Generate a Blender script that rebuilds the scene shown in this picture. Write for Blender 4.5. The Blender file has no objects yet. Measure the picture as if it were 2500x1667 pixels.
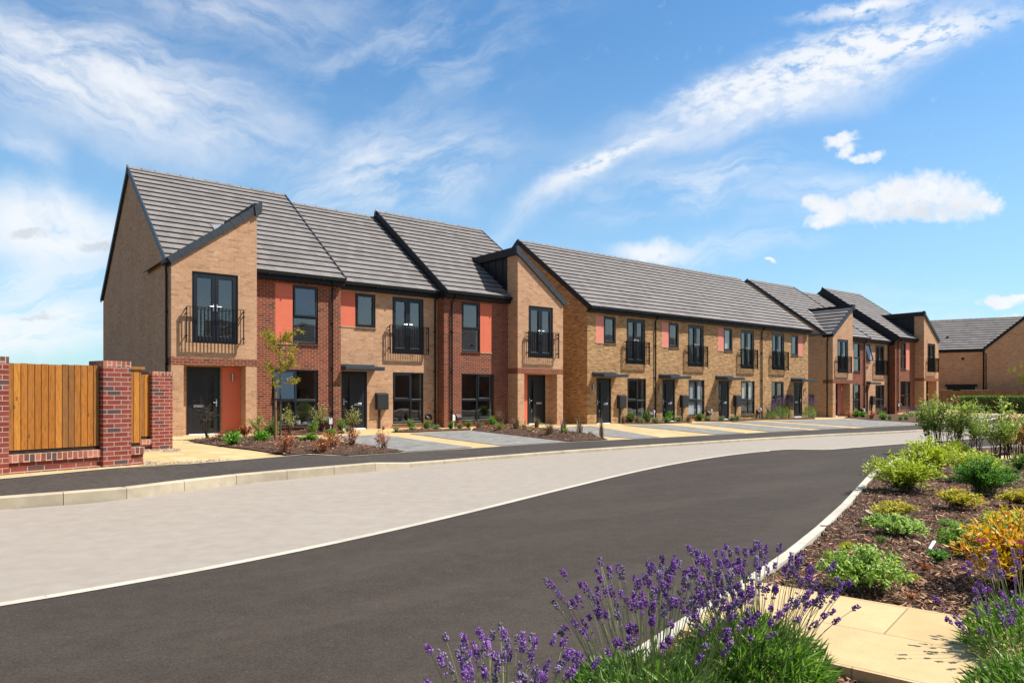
import bpy, bmesh, math, random
from mathutils import Vector, Matrix, noise
random.seed(7)
R = math.radians
scene = bpy.context.scene
COL = scene.collection

# ------------------------------------------------------------------ camera
FPX, CXP, HZ, CZ = 1732.0, 1250.0, 966.0, 1.42
cam = bpy.data.cameras.new('camera'); cam_o = bpy.data.objects.new('camera', cam); COL.objects.link(cam_o)
cam.sensor_width = 36; cam.lens = FPX / 2500 * 36
cam.shift_y = (HZ - 833.5) / 2500
cam.clip_start = 0.05; cam.clip_end = 3000
cam_o.location = (0, 0, CZ); cam_o.rotation_euler = (R(90), 0, 0)
scene.camera = cam_o

# ------------------------------------------------------------------ light
SUN = Vector((1.640, 0.021, 2.30)).normalized()
SUN_EL = math.asin(SUN.z); SUN_AZ = math.atan2(SUN.x, SUN.y)
sun = bpy.data.lights.new('sun', 'SUN'); sun.energy = 5.0; sun.angle = R(.53); sun.color = (1, .95, .87)
sun_o = bpy.data.objects.new('sun', sun); COL.objects.link(sun_o)
sun_o.location = (60, -10, 80); sun_o.rotation_euler = SUN.to_track_quat('Z', 'Y').to_euler()
scene.view_settings.view_transform = 'Standard'; scene.view_settings.look = 'None'
scene.view_settings.exposure = 0.52; scene.view_settings.gamma = 1
scene.view_settings.use_curve_mapping = False
scene.cycles.use_denoising = True
scene.cycles.max_bounces = 8; scene.cycles.transparent_max_bounces = 12
scene.cycles.diffuse_bounces = 3; scene.cycles.glossy_bounces = 3
scene.cycles.sample_clamp_indirect = 8
scene.cycles.caustics_reflective = False; scene.cycles.caustics_refractive = False


class NT:
    """tiny node-tree helper"""
    def __init__(s, tree): s.t = tree; s.n = tree.nodes; s.l = tree.links
    def node(s, typ, **kw):
        n = s.n.new(typ)
        for k, v in kw.items(): setattr(n, k, v)
        return n
    def put(s, sock, val):
        if isinstance(val, bpy.types.NodeSocket): s.l.new(val, sock)
        else: sock.default_value = val
    def math(s, op, a, b=0.0, c=0.0, clamp=False):
        n = s.node('ShaderNodeMath', operation=op, use_clamp=clamp)
        s.put(n.inputs[0], a); s.put(n.inputs[1], b)
        if len(n.inputs) > 2: s.put(n.inputs[2], c)
        return n.outputs[0]
    def vmath(s, op, a, b=(0, 0, 0)):
        n = s.node('ShaderNodeVectorMath', operation=op); s.put(n.inputs[0], a); s.put(n.inputs[1], b)
        return n.outputs['Value'] if op in ('LENGTH', 'DOT_PRODUCT') else n.outputs[0]
    def comb(s, x, y, z=0.0):
        n = s.node('ShaderNodeCombineXYZ'); s.put(n.inputs[0], x); s.put(n.inputs[1], y); s.put(n.inputs[2], z); return n.outputs[0]
    def sep(s, v):
        n = s.node('ShaderNodeSeparateXYZ'); s.put(n.inputs[0], v); return n.outputs
    def noise(s, vec, scale, detail=4, rough=.55, dist=0.0, out='Fac'):
        n = s.node('ShaderNodeTexNoise'); s.put(n.inputs['Vector'], vec); n.inputs['Scale'].default_value = scale
        n.inputs['Detail'].default_value = detail; n.inputs['Roughness'].default_value = rough
        n.inputs['Distortion'].default_value = dist; return n.outputs[out]
    def smooth(s, v, a, b, x=0.0, y=1.0):
        n = s.node('ShaderNodeMapRange', interpolation_type='SMOOTHSTEP'); s.put(n.inputs[0], v)
        n.inputs[1].default_value = a; n.inputs[2].default_value = b; n.inputs[3].default_value = x; n.inputs[4].default_value = y
        return n.outputs[0]
    def ramp(s, fac, stops, interp='LINEAR'):
        n = s.node('ShaderNodeValToRGB'); s.put(n.inputs[0], fac); cr = n.color_ramp; cr.interpolation = interp
        while len(cr.elements) < len(stops): cr.elements.new(.5)
        for e, (p, c) in zip(cr.elements, stops): e.position = p; e.color = (*c, 1)
        return n.outputs[0]
    def mix(s, fac, a, b, blend='MIX'):
        n = s.node('ShaderNodeMix', data_type='RGBA', blend_type=blend); s.put(n.inputs[0], fac)
        for i, v in ((6, a), (7, b)):
            s.put(n.inputs[i], v if isinstance(v, bpy.types.NodeSocket) else (*v, 1))
        return n.outputs[2]


# ------------------------------------------------------------------ sky
world = bpy.data.worlds.new('World'); scene.world = world; world.use_nodes = True
def build_sky():
    w = NT(world.node_tree); w.n.clear()
    out = w.node('ShaderNodeOutputWorld'); bg = w.node('ShaderNodeBackground'); bg.inputs[1].default_value = .075
    sky = w.node('ShaderNodeTexSky', sky_type='NISHITA', sun_disc=False)
    sky.sun_elevation = SUN_EL; sky.sun_rotation = SUN_AZ
    sky.air_density = 1.15; sky.dust_density = .45; sky.ozone_density = 2.2; sky.altitude = 50
    d = w.node('ShaderNodeTexCoord').outputs['Generated']
    x, y, z = w.sep(d)
    yy = w.math('MAXIMUM', y, .05)
    a = w.math('DIVIDE', x, yy); b = w.math('DIVIDE', z, yy)          # bearing and height of a cloud over the street
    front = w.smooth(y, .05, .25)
    p = w.comb(a, b)
    wob = w.vmath('MULTIPLY', w.vmath('SUBTRACT', w.noise(p, 3.5, 5, .6, 0, 'Color'), (.5, .5, .5)), (.16, .16, 0))
    pw = w.vmath('ADD', p, wob)
    fine = w.vmath('MULTIPLY', w.vmath('SUBTRACT', w.noise(p, 16, 6, .65, 0, 'Color'), (.5, .5, .5)), (.06, .045, 0))
    pf = w.vmath('ADD', p, fine)
    def P(px, py): return ((px - 1250) / 1732, (966 - py) / 1732)
    def ell(src, c, r, ang, inner=.0):
        ca, cb = P(*c)
        m = w.node('ShaderNodeMapping', vector_type='TEXTURE'); w.put(m.inputs[0], src)
        m.inputs[1].default_value = (ca, cb, 0); m.inputs[2].default_value = (0, 0, R(ang)); m.inputs[3].default_value = (r[0] / 1732, r[1] / 1732, 1)
        return w.smooth(w.vmath('LENGTH', m.outputs[0]), inner, 1.0, 1.0, 0.0)
    def streak(ang, sx, sy, scale, det=6, rough=.6, dist=.3):
        m = w.node('ShaderNodeMapping', vector_type='TEXTURE'); w.put(m.inputs[0], pw); m.inputs[2].default_value = (0, 0, R(ang)); m.inputs[3].default_value = (sx, sy, 1)
        return w.noise(m.outputs[0], scale, det, rough, dist)
    S1 = streak(-22, 1.0, .3, 4.5)        # veils falling to the right
    S2 = streak(19, 1.0, .34, 6.0, 7, .62)  # veils rising to the right
    S3 = None  # mackerel texture
    S4 = streak(8, 1.0, .22, 7.0)
    m3 = w.node('ShaderNodeMapping', vector_type='TEXTURE'); w.put(m3.inputs[0], w.vmath('ADD', p, w.vmath('MULTIPLY', wob, (.25, .25, 0)))); m3.inputs[2].default_value = (0, 0, R(13)); m3.inputs[3].default_value = (1, .5, 1)
    S3 = w.noise(m3.outputs[0], 30, 6, .62, 0)
    veils = []
    def add(mask, tex, lo, hi, amt):
        t = w.smooth(tex, lo, hi)
        veils.append(w.math('MULTIPLY', w.math('MULTIPLY', mask, t), amt))
    add(ell(pw, (180, 190), (640, 230), -20, .1), S1, .25, .62, .95)
    add(ell(pw, (430, 250), (560, 150), -28, .1), S1, .3, .7, .7)
    add(ell(pw, (560, 20), (520, 150), -12, .1), S1, .3, .7, .6)
    add(ell(pw, (930, 430), (520, 190), 14, .0), S2, .32, .72, .85)
    add(ell(pw, (1040, 475), (190, 80), 10, .0), S2, .25, .6, .65)
    add(ell(pw, (1000, 120), (620, 230), 10, .0), S2, .4, .8, .5)
    add(ell(pw, (110, 560), (330, 130), -8, .2), S1, .2, .5, .95)
    add(ell(pw, (60, 790), (460, 110), -4, .2), S4, .2, .55, .9)
    add(ell(pw, (120, 680), (420, 100), -2, .1), S4, .3, .6, .6)
    add(ell(pw, (60, 380), (160, 70), -25, .1), S1, .3, .6, .45)
    add(ell(pw, (1950, 205), (860, 150), 20.5, .0), S2, .2, .62, .72)
    add(ell(pf, (1960, 190), (520, 110), 19, .1), S3, .42, .62, .8)
    add(ell(pw, (1420, 440), (420, 60), 31, .0), S2, .25, .6, .7)
    add(ell(pf, (1790, 225), (230, 66), 14, .0), S3, .3, .6, 1.0)
    add(ell(pf, (2080, 130), (430, 105), 17, .0), S3, .36, .6, .95)
    add(ell(pf, (2230, 90), (420, 55), 13, .0), S3, .38, .52, 1.0)
    add(ell(pf, (2120, 15), (260, 34), 10, .0), S3, .35, .5, 1.0)
    add(ell(pf, (1480, 385), (230, 22), 25, .0), S3, .38, .5, .95)
    add(ell(pw, (1690, 470), (420, 90), 11, .0), S4, .32, .72, .75)
    add(ell(pw, (2010, 480), (260, 70), 12, .0), S4, .3, .7, .6)
    add(ell(pf, (1590, 616), (150, 40), -5, .2), S3, .2, .45, .9)
    add(ell(pw, (1800, 600), (300, 60), 6, .0), S4, .35, .7, .5)
    add(ell(pw, (1250, 690), (600, 110), 0, .0), S4, .3, .8, .45)
    add(ell(pw, (2350, 800), (700, 160), 0, .0), S4, .25, .8, .4)
    veil = veils[0]
    for v in veils[1:]:   # screen
        veil = w.math('SUBTRACT', 1.0, w.math('MULTIPLY', w.math('SUBTRACT', 1.0, veil), w.math('SUBTRACT', 1.0, v, clamp=True)))
    # solid cumulus
    cums = []
    for c, r, an in (((2030, 508), (78, 50), 0), ((2110, 494), (90, 62), 8), ((2190, 474), (100, 72), 8), ((2268, 466), (100, 72), 0), ((2342, 482), (92, 60), -8), ((2405, 494), (72, 30), -3), ((1982, 500), (50, 38), 0), ((2005, 541), (66, 24), 14), ((2230, 520), (220, 42), 3),
                     ((2048, 346), (66, 22), 14), ((2062, 368), (44, 18), 24), ((2110, 380), (72, 15), 2), ((1880, 633), (20, 8), -8), ((2440, 735), (85, 20), 2), ((2490, 724), (50, 16), 0), ((2470, 778), (50, 16), 0)):
        cums.append(ell(pf, c, (r[0] * 1.12, r[1] * 1.16), an, .25))
    cu = cums[0]
    for v in cums[1:]: cu = w.math('MAXIMUM', cu, v)
    cu_n = w.math('ADD', w.math('MULTIPLY', w.noise(p, 26, 7, .66, .1), .65), w.math('MULTIPLY', w.noise(p, 75, 5, .6), .35))
    cu = w.smooth(w.math('ADD', cu, w.math('MULTIPLY', w.math('SUBTRACT', cu_n, .5), 2.0)), .12, 1.15)
    body = w.smooth(w.noise(w.vmath('ADD', pf, (.0, .012, 0)), 15, 5, .6, .3), .38, .66)
    grey = w.math('ADD', w.math('MULTIPLY', ell(pw, (2250, 512), (230, 46), 4, .0), .8), w.math('MULTIPLY', body, .5), clamp=True)
    # small grey scraps low on the left
    sc = w.math('MAXIMUM', ell(pf, (80, 572), (80, 26), 6, .2), w.math('MAXIMUM', ell(pf, (240, 600), (60, 22), 0, .2), ell(pf, (110, 777), (80, 10), -3, .2)))
    sc = w.math('MULTIPLY', w.math('MULTIPLY', w.smooth(sc, .0, .9), w.smooth(w.noise(p, 18, 5, .6), .3, .6)), .55)
    # elsewhere in the dome: loose cloud so that reflections are not blank
    zz = w.math('ADD', w.math('MAXIMUM', z, 0.0), .12)
    q = w.comb(w.math('DIVIDE', x, zz), w.math('DIVIDE', y, zz))
    rest = w.math('MULTIPLY', w.smooth(w.noise(q, 1.1, 6, .6, .4), .45, .75), w.math('SUBTRACT', 1.0, front))
    rest = w.math('MULTIPLY', rest, .25)
    den = w.math('MAXIMUM', w.math('MULTIPLY', w.math('MAXIMUM', veil, cu), front), rest)
    tint = w.mix(1.0, sky.outputs[0], w.mix(front, (1.02, 1.06, 1.08), (.83, 1.30, 1.56)), 'MULTIPLY')  # unseen sky behind the camera tinted less blue, added to warm the shaded gable
    hz = w.smooth(z, .0, .5, 1.0, 0.0)
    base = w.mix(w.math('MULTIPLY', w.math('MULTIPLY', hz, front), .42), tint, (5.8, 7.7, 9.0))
    cc = w.mix(w.math('MULTIPLY', w.math('MULTIPLY', grey, cu), .55), (8.9, 9.1, 9.4), (6.0, 6.3, 6.8))
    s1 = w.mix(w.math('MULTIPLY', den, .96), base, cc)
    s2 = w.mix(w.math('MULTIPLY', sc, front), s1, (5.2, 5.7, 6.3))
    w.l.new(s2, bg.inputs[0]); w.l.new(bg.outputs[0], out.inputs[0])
build_sky()

# ------------------------------------------------------------------ materials
MATS = {}
def principled(name, color=(.5, .5, .5), rough=.7, metal=0.0, spec=.5):
    m = bpy.data.materials.new(name); m.use_nodes = True
    t = NT(m.node_tree); b = t.n['Principled BSDF']
    b.inputs['Base Color'].default_value = (*color, 1); b.inputs['Roughness'].default_value = rough
    b.inputs['Metallic'].default_value = metal; b.inputs['Specular IOR Level'].default_value = spec
    MATS[name] = m
    return m, t, b
def bump(t, b, h, strength=.3, dist=.01):
    n = t.node('ShaderNodeBump'); n.inputs['Strength'].default_value = strength; n.inputs['Distance'].default_value = dist
    t.put(n.inputs['Height'], h); t.l.new(n.outputs[0], b.inputs['Normal'])
def objco(t): return t.node('ShaderNodeTexCoord').outputs['Object']

def brick_mat(name, stops, mortar, soldier=False, grime=.25):
    m, t, b = principled(name, rough=.88, spec=.25)
    x, y, z = t.sep(objco(t))
    h = t.math('ADD', x, y)
    v = t.comb(z, h) if soldier else t.comb(h, z)
    br = t.node('ShaderNodeTexBrick'); t.put(br.inputs['Vector'], v)
    br.inputs['Color1'].default_value = (0, 0, 0, 1); br.inputs['Color2'].default_value = (1, 1, 1, 1); br.inputs['Mortar'].default_value = (.5, .5, .5, 1)
    br.inputs['Scale'].default_value = 1; br.inputs['Mortar Size'].default_value = .0055; br.inputs['Mortar Smooth'].default_value = .15
    br.inputs['Brick Width'].default_value = .225; br.inputs['Row Height'].default_value = .075
    base = t.ramp(br.outputs['Color'], stops)
    n1 = t.noise(objco(t), 45, 4, .6); n2 = t.noise(objco(t), .9, 4, .6); n3 = t.noise(objco(t), 9, 3, .6)
    base = t.mix(1.0, base, t.ramp(n1, [(.25, (.74, .74, .74)), (.75, (1.22, 1.22, 1.22))]), 'MULTIPLY')
    base = t.mix(1.0, base, t.ramp(n3, [(.3, (.88, .87, .86)), (.7, (1.1, 1.1, 1.1))]), 'MULTIPLY')
    col = t.mix(br.outputs['Fac'], base, mortar)
    col = t.mix(grime, col, t.mix(1.0, col, t.ramp(n2, [(.3, (.6, .56, .52)), (.7, (1.25, 1.25, 1.25))]), 'MULTIPLY'))
    t.l.new(col, b.inputs['Base Color'])
    hgt = t.math('ADD', t.math('MULTIPLY', br.outputs['Fac'], -1.0), t.math('MULTIPLY', n1, .5))
    bump(t, b, hgt, .5, .008)
    return m
brick_mat('buff_brick', [(0, (0.429, 0.231, 0.122)), (.25, (0.532, 0.307, 0.177)), (.6, (0.573, 0.338, 0.198)), (.85, (0.491, 0.276, 0.153)), (1, (0.614, 0.384, 0.237))], (.56, .385, .255))
brick_mat('golden_brick', [(0, (0.244, 0.13, 0.0578)), (.22, (0.387, 0.218, 0.0924)), (.55, (0.489, 0.291, 0.131)), (.8, (0.326, 0.177, 0.0756)), (1, (0.58, 0.374, 0.194))], (.47, .33, .20))
brick_mat('red_brick', [(0, (0.0751, 0.035, 0.027)), (.06, (0.15, 0.0406, 0.0219)), (.4, (0.203, 0.0525, 0.0245)), (.75, (0.248, 0.0665, 0.0303)), (1, (0.165, 0.042, 0.0213))], (.50, .33, .24))
brick_mat('wall_brick', [(0, (.085, .06, .06)), (.09, (.10, .06, .06)), (.12, (.20, .042, .03)), (.5, (.235, .046, .031)), (.8, (.28, .075, .055)), (1, (.22, .047, .034))], (.47, .345, .27), grime=.3)
brick_mat('soldier_brick', [(0, (.10, .07, .065)), (.3, (.26, .08, .05)), (.7, (.42, .15, .10)), (1, (.46, .2, .14))], (.6, .47, .37), soldier=True)

def tile_mat():
    m, t, b = principled('roof_tile', rough=.8, spec=.3)
    x, y, z = t.sep(objco(t))
    # side joints, staggered from course to course
    row = t.math('FLOOR', t.math('MULTIPLY', t.math('SUBTRACT', z, 5.43), 1.674 / .394))
    u = t.math('ADD', t.math('DIVIDE', x, .335), t.math('MULTIPLY', row, .5))
    wn = t.node('ShaderNodeTexWhiteNoise', noise_dimensions='2D'); t.put(wn.inputs['Vector'], t.comb(t.math('FLOOR', u), row))
    joint = t.math('LESS_THAN', t.math('FRACT', u), .022)
    c = t.ramp(wn.outputs['Value'], [(0, (.178, .16, .150)), (.5, (.205, .187, .177)), (1, (.23, .211, .20))])
    n = t.noise(objco(t), 2.2, 5, .6); n2 = t.noise(objco(t), 60, 3, .6)
    c = t.mix(1.0, c, t.ramp(n, [(.3, (.93, .92, .91)), (.7, (1.07, 1.07, 1.06))]), 'MULTIPLY')
    c = t.mix(1.0, c, t.ramp(n2, [(.3, (.86, .86, .86)), (.7, (1.12, 1.12, 1.12))]), 'MULTIPLY')
    c = t.mix(t.math('MULTIPLY', joint, .6), c, (.05, .045, .04))
    t.l.new(c, b.inputs['Base Color'])
    bump(t, b, n2, .25, .004)
tile_mat()

def plain(name, col, rough=.5, spec=.5, var=.12, scale=6, metal=0.0, bscale=None):
    m, t, b = principled(name, col, rough, metal, spec)
    n = t.noise(objco(t), scale, 5, .6)
    lo = tuple(c * (1 - var) for c in col); hi = tuple(min(1, c * (1 + var)) for c in col)
    t.l.new(t.ramp(n, [(.3, lo), (.7, hi)]), b.inputs['Base Color'])
    t.l.new(t.smooth(t.noise(objco(t), scale * 3, 3), .2, .8, rough * .85, min(1, rough * 1.15)), b.inputs['Roughness'])
    if bscale: bump(t, b, t.noise(objco(t), bscale, 4, .6), .3, .004)
    return m
plain('dark_frame', (.009, .012, .017), .36, .5)
plain('dark_cladding', (.008, .010, .014), .5, .35, .2, 3)
plain('gutter_black', (.006, .007, .008), .5, .3)
plain('door_grey', (.013, .014, .016), .45, .4)
plain('grey_box', (.018, .019, .021), .55)
plain('canopy_grey', (.034, .046, .056), .45)
plain('coral_panel', (.68, .165, .09), .62, .3, .05, 3)
plain('pink_panel', (.70, .25, .18), .62, .3, .05, 3)
plain('chrome', (.55, .56, .58), .38, .5, .05, 5, 1.0)
plain('white_plastic', (.72, .74, .76), .4)
plain('brown_vent', (.035, .022, .018), .6)
plain('lead', (.27, .275, .29), .45, .5, .15, 4, .2)
plain('plaster', (.58, .56, .52), .8)
plain('room_floor', (.10, .075, .055), .7)
plain('room_paint', (.34, .325, .30), .9)
plain('blind_white', (.78, .80, .80), .6)
plain('verge_grey', (.035, .045, .056), .5, .4, .2, 4)
plain('bark_brown', (.12, .085, .06), .9, .2, .35, 25, 0, 60)
plain('twig_dark', (.055, .035, .025), .9, .2, .3, 25)
plain('twig_green', (.10, .12, .05), .8, .2, .3, 25)
plain('stake_wood', (.26, .13, .06), .85, .2, .3, 12)
plain('pale_wood', (.42, .30, .21), .85, .2, .25, 10)
plain('fence_brown', (.20, .115, .065), .9, .2, .35, 5)
plain('dark_gap', (.03, .022, .015), .9, .2)
plain('tie_black', (.02, .02, .02), .8)

def glass_mat():
    m = bpy.data.materials.new('window_glass'); m.use_nodes = True; t = NT(m.node_tree); t.n.clear()
    o = t.node('ShaderNodeOutputMaterial'); mx = t.node('ShaderNodeMixShader'); tr = t.node('ShaderNodeBsdfTransparent'); gl = t.node('ShaderNodeBsdfGlossy')
    tr.inputs[0].default_value = (.80, .85, .86, 1); gl.inputs[0].default_value = (.93, .97, 1, 1); gl.inputs['Roughness'].default_value = .0
    lw = t.node('ShaderNodeLayerWeight'); fac = t.math('ADD', .16, t.math('MULTIPLY', .84, t.math('POWER', lw.outputs['Facing'], 5.0)))
    n = t.node('ShaderNodeBump'); n.inputs['Strength'].default_value = .06; n.inputs['Distance'].default_value = .02
    t.put(n.inputs['Height'], t.noise(objco(t), 2.0, 1, .5)); t.l.new(n.outputs[0], gl.inputs['Normal'])
    t.l.new(fac, mx.inputs[0]); t.l.new(tr.outputs[0], mx.inputs[1]); t.l.new(gl.outputs[0], mx.inputs[2]); t.l.new(mx.outputs[0], o.inputs[0])
    MATS['window_glass'] = m
glass_mat()

def ground_mat(name, stops, fine=180, mid=14, big=.5, rough=.9, bs=.5, bd=.004, bigamt=(.85, 1.12), fineamt=(.72, 1.25)):
    m, t, b = principled(name, rough=rough, spec=.25)
    c = objco(t)
    base = t.ramp(t.noise(c, mid, 5, .6), stops)
    nf = t.noise(c, fine, 3, .7)
    base = t.mix(1.0, base, t.ramp(nf, [(.3, (fineamt[0],) * 3), (.7, (fineamt[1],) * 3)]), 'MULTIPLY')
    base = t.mix(1.0, base, t.ramp(t.noise(c, big, 5, .62, .6), [(.3, (bigamt[0],) * 3), (.7, (bigamt[1],) * 3)]), 'MULTIPLY')
    t.l.new(base, b.inputs['Base Color']); bump(t, b, nf, bs, bd)
    return m, t, b, base
ground_mat('tarmac_dark', [(.3, (0.0442, 0.0337, 0.025)), (.7, (0.0562, 0.0435, 0.0328))], 95, 5, .3, fineamt=(.55, 1.5), bigamt=(.93, 1.07))
ground_mat('tarmac_path', [(.3, (0.0475, 0.0387, 0.0317)), (.7, (0.0792, 0.0658, 0.0541))], 120, 11, .8)
def tar_mat():
    m = MATS['tarmac_dark']; t = NT(m.node_tree); b = t.n['Principled BSDF']; base = b.inputs['Base Color'].links[0].from_socket; c = objco(t)
    x, y, z = t.sep(c); al = t.comb(t.math('ADD', t.math('MULTIPLY', x, .30), t.math('MULTIPLY', y, .22)), t.math('SUBTRACT', t.math('MULTIPLY', x, .9), t.math('MULTIPLY', y, 1.2)))
    wear = t.smooth(t.noise(al, .9, 5, .65, .4), .42, .68); col = t.mix(t.math('MULTIPLY', wear, .11), base, (.145, .118, .092))
    grit = t.smooth(t.noise(c, 52, 2, .5), .72, .76); col = t.mix(t.math('MULTIPLY', grit, .5), col, (.24, .21, .17))
    dk = t.smooth(t.noise(c, 31, 2, .5), .73, .77); col = t.mix(t.math('MULTIPLY', dk, .55), col, (.022, .018, .015))
    t.l.new(col, b.inputs['Base Color'])
tar_mat()
def road_mat():
    m, t, b, base = ground_mat('road_pale', [(.3, (0.322, 0.274, 0.223)), (.7, (0.37, 0.322, 0.267))], 150, 5, .25, bigamt=(.96, 1.03), fineamt=(.80, 1.14))
    c = objco(t)
    sp = t.smooth(t.noise(c, 34, 2, .5), .70, .76)
    x, y, z = t.sep(c)
    worn = t.smooth(t.noise(t.comb(t.math('MULTIPLY', x, .35), y), 1.6, 5, .65, .8), .5, .75)
    col = t.mix(t.math('MULTIPLY', worn, .13), base, (.40, .375, .34))
    col = t.mix(t.math('MULTIPLY', sp, .45), col, (.20, .18, .16))
    t.l.new(col, b.inputs['Base Color'])
road_mat()
def kerb_mat():
    m, t, b, base = ground_mat('kerb_concrete', [(.3, (.43, .36, .25)), (.7, (.51, .44, .325))], 120, 6, 1.2, bigamt=(.8, 1.12), fineamt=(.88, 1.08), bd=.002)
    st = t.smooth(t.noise(objco(t), 2.6, 5, .65, 1.2), .52, .72)
    t.l.new(t.mix(t.math('MULTIPLY', st, .35), base, (.36, .30, .2)), b.inputs['Base Color'])
kerb_mat()
ground_mat('edging_pale', [(.3, (.50, .45, .36)), (.7, (.60, .55, .45))], 120, 6, 1.0, bigamt=(.85, 1.08), fineamt=(.86, 1.1))
ground_mat('earth', [(.3, (.09, .062, .04)), (.7, (.14, .11, .06))], 40, 3, .2)
ground_mat('mulch_bed', [(.25, (.035, .019, .012)), (.5, (.10, .055, .033)), (.75, (.20, .12, .075))], 60, 26, 1.1, bs=1.0, bd=.03, fineamt=(.5, 1.5))
ground_mat('gravel', [(.3, (.34, .27, .21)), (.7, (.55, .47, .38))], 70, 30, 1.0, bs=1, bd=.02, fineamt=(.5, 1.4))
def paver_mat(name, stops, joint, bw, rh, ang, ms=.004, off=.5, amt=.15, stain=None):
    m, t, b = principled(name, rough=.85, spec=.25)
    mp = t.node('ShaderNodeMapping'); t.put(mp.inputs[0], objco(t)); mp.inputs[2].default_value = (0, 0, R(ang))
    br = t.node('ShaderNodeTexBrick', offset=off); t.put(br.inputs['Vector'], mp.outputs[0])
    br.inputs['Color1'].default_value = (0, 0, 0, 1); br.inputs['Color2'].default_value = (1, 1, 1, 1); br.inputs['Mortar'].default_value = (.5, .5, .5, 1)
    br.inputs['Scale'].default_value = 1; br.inputs['Mortar Size'].default_value = ms; br.inputs['Mortar Smooth'].default_value = .1
    br.inputs['Brick Width'].default_value = bw; br.inputs['Row Height'].default_value = rh
    c = t.ramp(br.outputs['Color'], stops)
    co = objco(t)
    c = t.mix(1.0, c, t.ramp(t.noise(co, 3.0, 5, .65, .5), [(.3, (1 - amt,) * 3), (.7, (1 + amt,) * 3)]), 'MULTIPLY')
    c = t.mix(1.0, c, t.ramp(t.noise(co, 120, 3, .65), [(.3, (.86,) * 3), (.7, (1.12,) * 3)]), 'MULTIPLY')
    if stain:
        s = t.smooth(t.noise(co, 2.0, 6, .7, 1.4), .5, .72)
        c = t.mix(t.math('MULTIPLY', s, .5), c, stain)
    c = t.mix(br.outputs['Fac'], c, joint)
    t.l.new(c, b.inputs['Base Color'])
    bump(t, b, t.math('MULTIPLY', br.outputs['Fac'], -1.0), .5, .006)
paver_mat('grey_block', [(0, (0.173, 0.165, 0.152)), (.5, (0.245, 0.235, 0.214)), (1, (0.316, 0.3, 0.275))], (.13, .13, .12), .2, .1, -38.3 + 45, .004)
paver_mat('yellow_slab', [(0, (.50, .35, .155)), (.5, (.55, .395, .19)), (1, (.59, .435, .23))], (.33, .25, .13), .45, .45, -38.3, .005, 0, .1)
paver_mat('cream_flag', [(0, (.52, .37, .18)), (1, (.60, .44, .235))], (.30, .22, .13), .95, .62, 40, .005, .5, .12, (.50, .35, .17))

def wood_mat():
    m, t, b = principled('fence_board', rough=.75, spec=.3)
    ri = t.node('ShaderNodeNewGeometry').outputs['Random Per Island']
    x, y, z = t.sep(objco(t))
    off = t.math('MULTIPLY', ri, 37.0)
    v = t.comb(t.math('MULTIPLY', x, 14.0), off, t.math('MULTIPLY', z, 1.1))
    g = t.noise(v, 3.0, 6, .65, 1.6)
    base = t.ramp(ri, [(0, (.31, .105, .014)), (.3, (.44, .16, .020)), (.5, (.235, .10, .028)), (.75, (.53, .215, .032)), (1, (.35, .12, .014))])
    c = t.mix(1.0, base, t.ramp(g, [(.25, (.40, .34, .30)), (.5, (.92, .92, .92)), (.75, (1.25, 1.22, 1.18))]), 'MULTIPLY')
    vo = t.node('ShaderNodeTexVoronoi'); t.put(vo.inputs['Vector'], t.comb(t.math('ADD', t.math('MULTIPLY', x, 6.0), off), off, t.math('MULTIPLY', z, 2.6))); vo.inputs['Scale'].default_value = 1.0
    k = t.smooth(vo.outputs['Distance'], .05, .13, 1.0, 0.0)
    c = t.mix(t.math('MULTIPLY', k, .75), c, (.12, .05, .015))
    stain = t.smooth(t.noise(t.comb(x, off, t.math('MULTIPLY', z, .5)), 4.0, 4, .6), .55, .8)
    c = t.mix(t.math('MULTIPLY', stain, .35), c, (.20, .13, .09))
    t.l.new(c, b.inputs['Base Color']); bump(t, b, g, .3, .004)
wood_mat()

def leaf_mat(name, stops, rough=.5, trans=.3, tcol=None):
    m = bpy.data.materials.new(name); m.use_nodes = True; t = NT(m.node_tree); b = t.n['Principled BSDF']
    ri = t.node('ShaderNodeNewGeometry').outputs['Random Per Island']
    oi = t.node('ShaderNodeObjectInfo').outputs['Random']
    f = t.math('ADD', t.math('MULTIPLY', ri, .8), t.math('MULTIPLY', oi, .2))
    c = t.ramp(f, stops)
    t.l.new(c, b.inputs['Base Color']); b.inputs['Roughness'].default_value = rough; b.inputs['Specular IOR Level'].default_value = .4
    tl = t.node('ShaderNodeBsdfTranslucent'); t.l.new(t.mix(1.0, c, tcol or (1.2, 1.3, .6), 'MULTIPLY'), tl.inputs[0])
    mx = t.node('ShaderNodeMixShader'); mx.inputs[0].default_value = trans
    o = t.n['Material Output']; t.l.new(b.outputs[0], mx.inputs[1]); t.l.new(tl.outputs[0], mx.inputs[2]); t.l.new(mx.outputs[0], o.inputs[0])
    MATS[name] = m
leaf_mat('leaf_lime', [(0, (0.203, 0.273, 0.0184)), (.4, (0.425, 0.509, 0.0321)), (.75, (0.649, 0.691, 0.0459)), (1, (0.84, 0.8, 0.0734))])
leaf_mat('leaf_green', [(0, (0.0413, 0.136, 0.00891)), (.5, (0.114, 0.309, 0.0163)), (.85, (0.227, 0.483, 0.026)), (1, (0.454, 0.656, 0.052))])
leaf_mat('leaf_mid', [(0, (0.0604, 0.123, 0.024)), (.5, (0.155, 0.264, 0.048)), (1, (0.345, 0.462, 0.108))])
leaf_mat('leaf_ground', [(0, (0.11, 0.227, 0.0357)), (.4, (0.251, 0.423, 0.0654)), (.8, (0.439, 0.575, 0.119)), (1, (0.659, 0.726, 0.214))])
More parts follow.
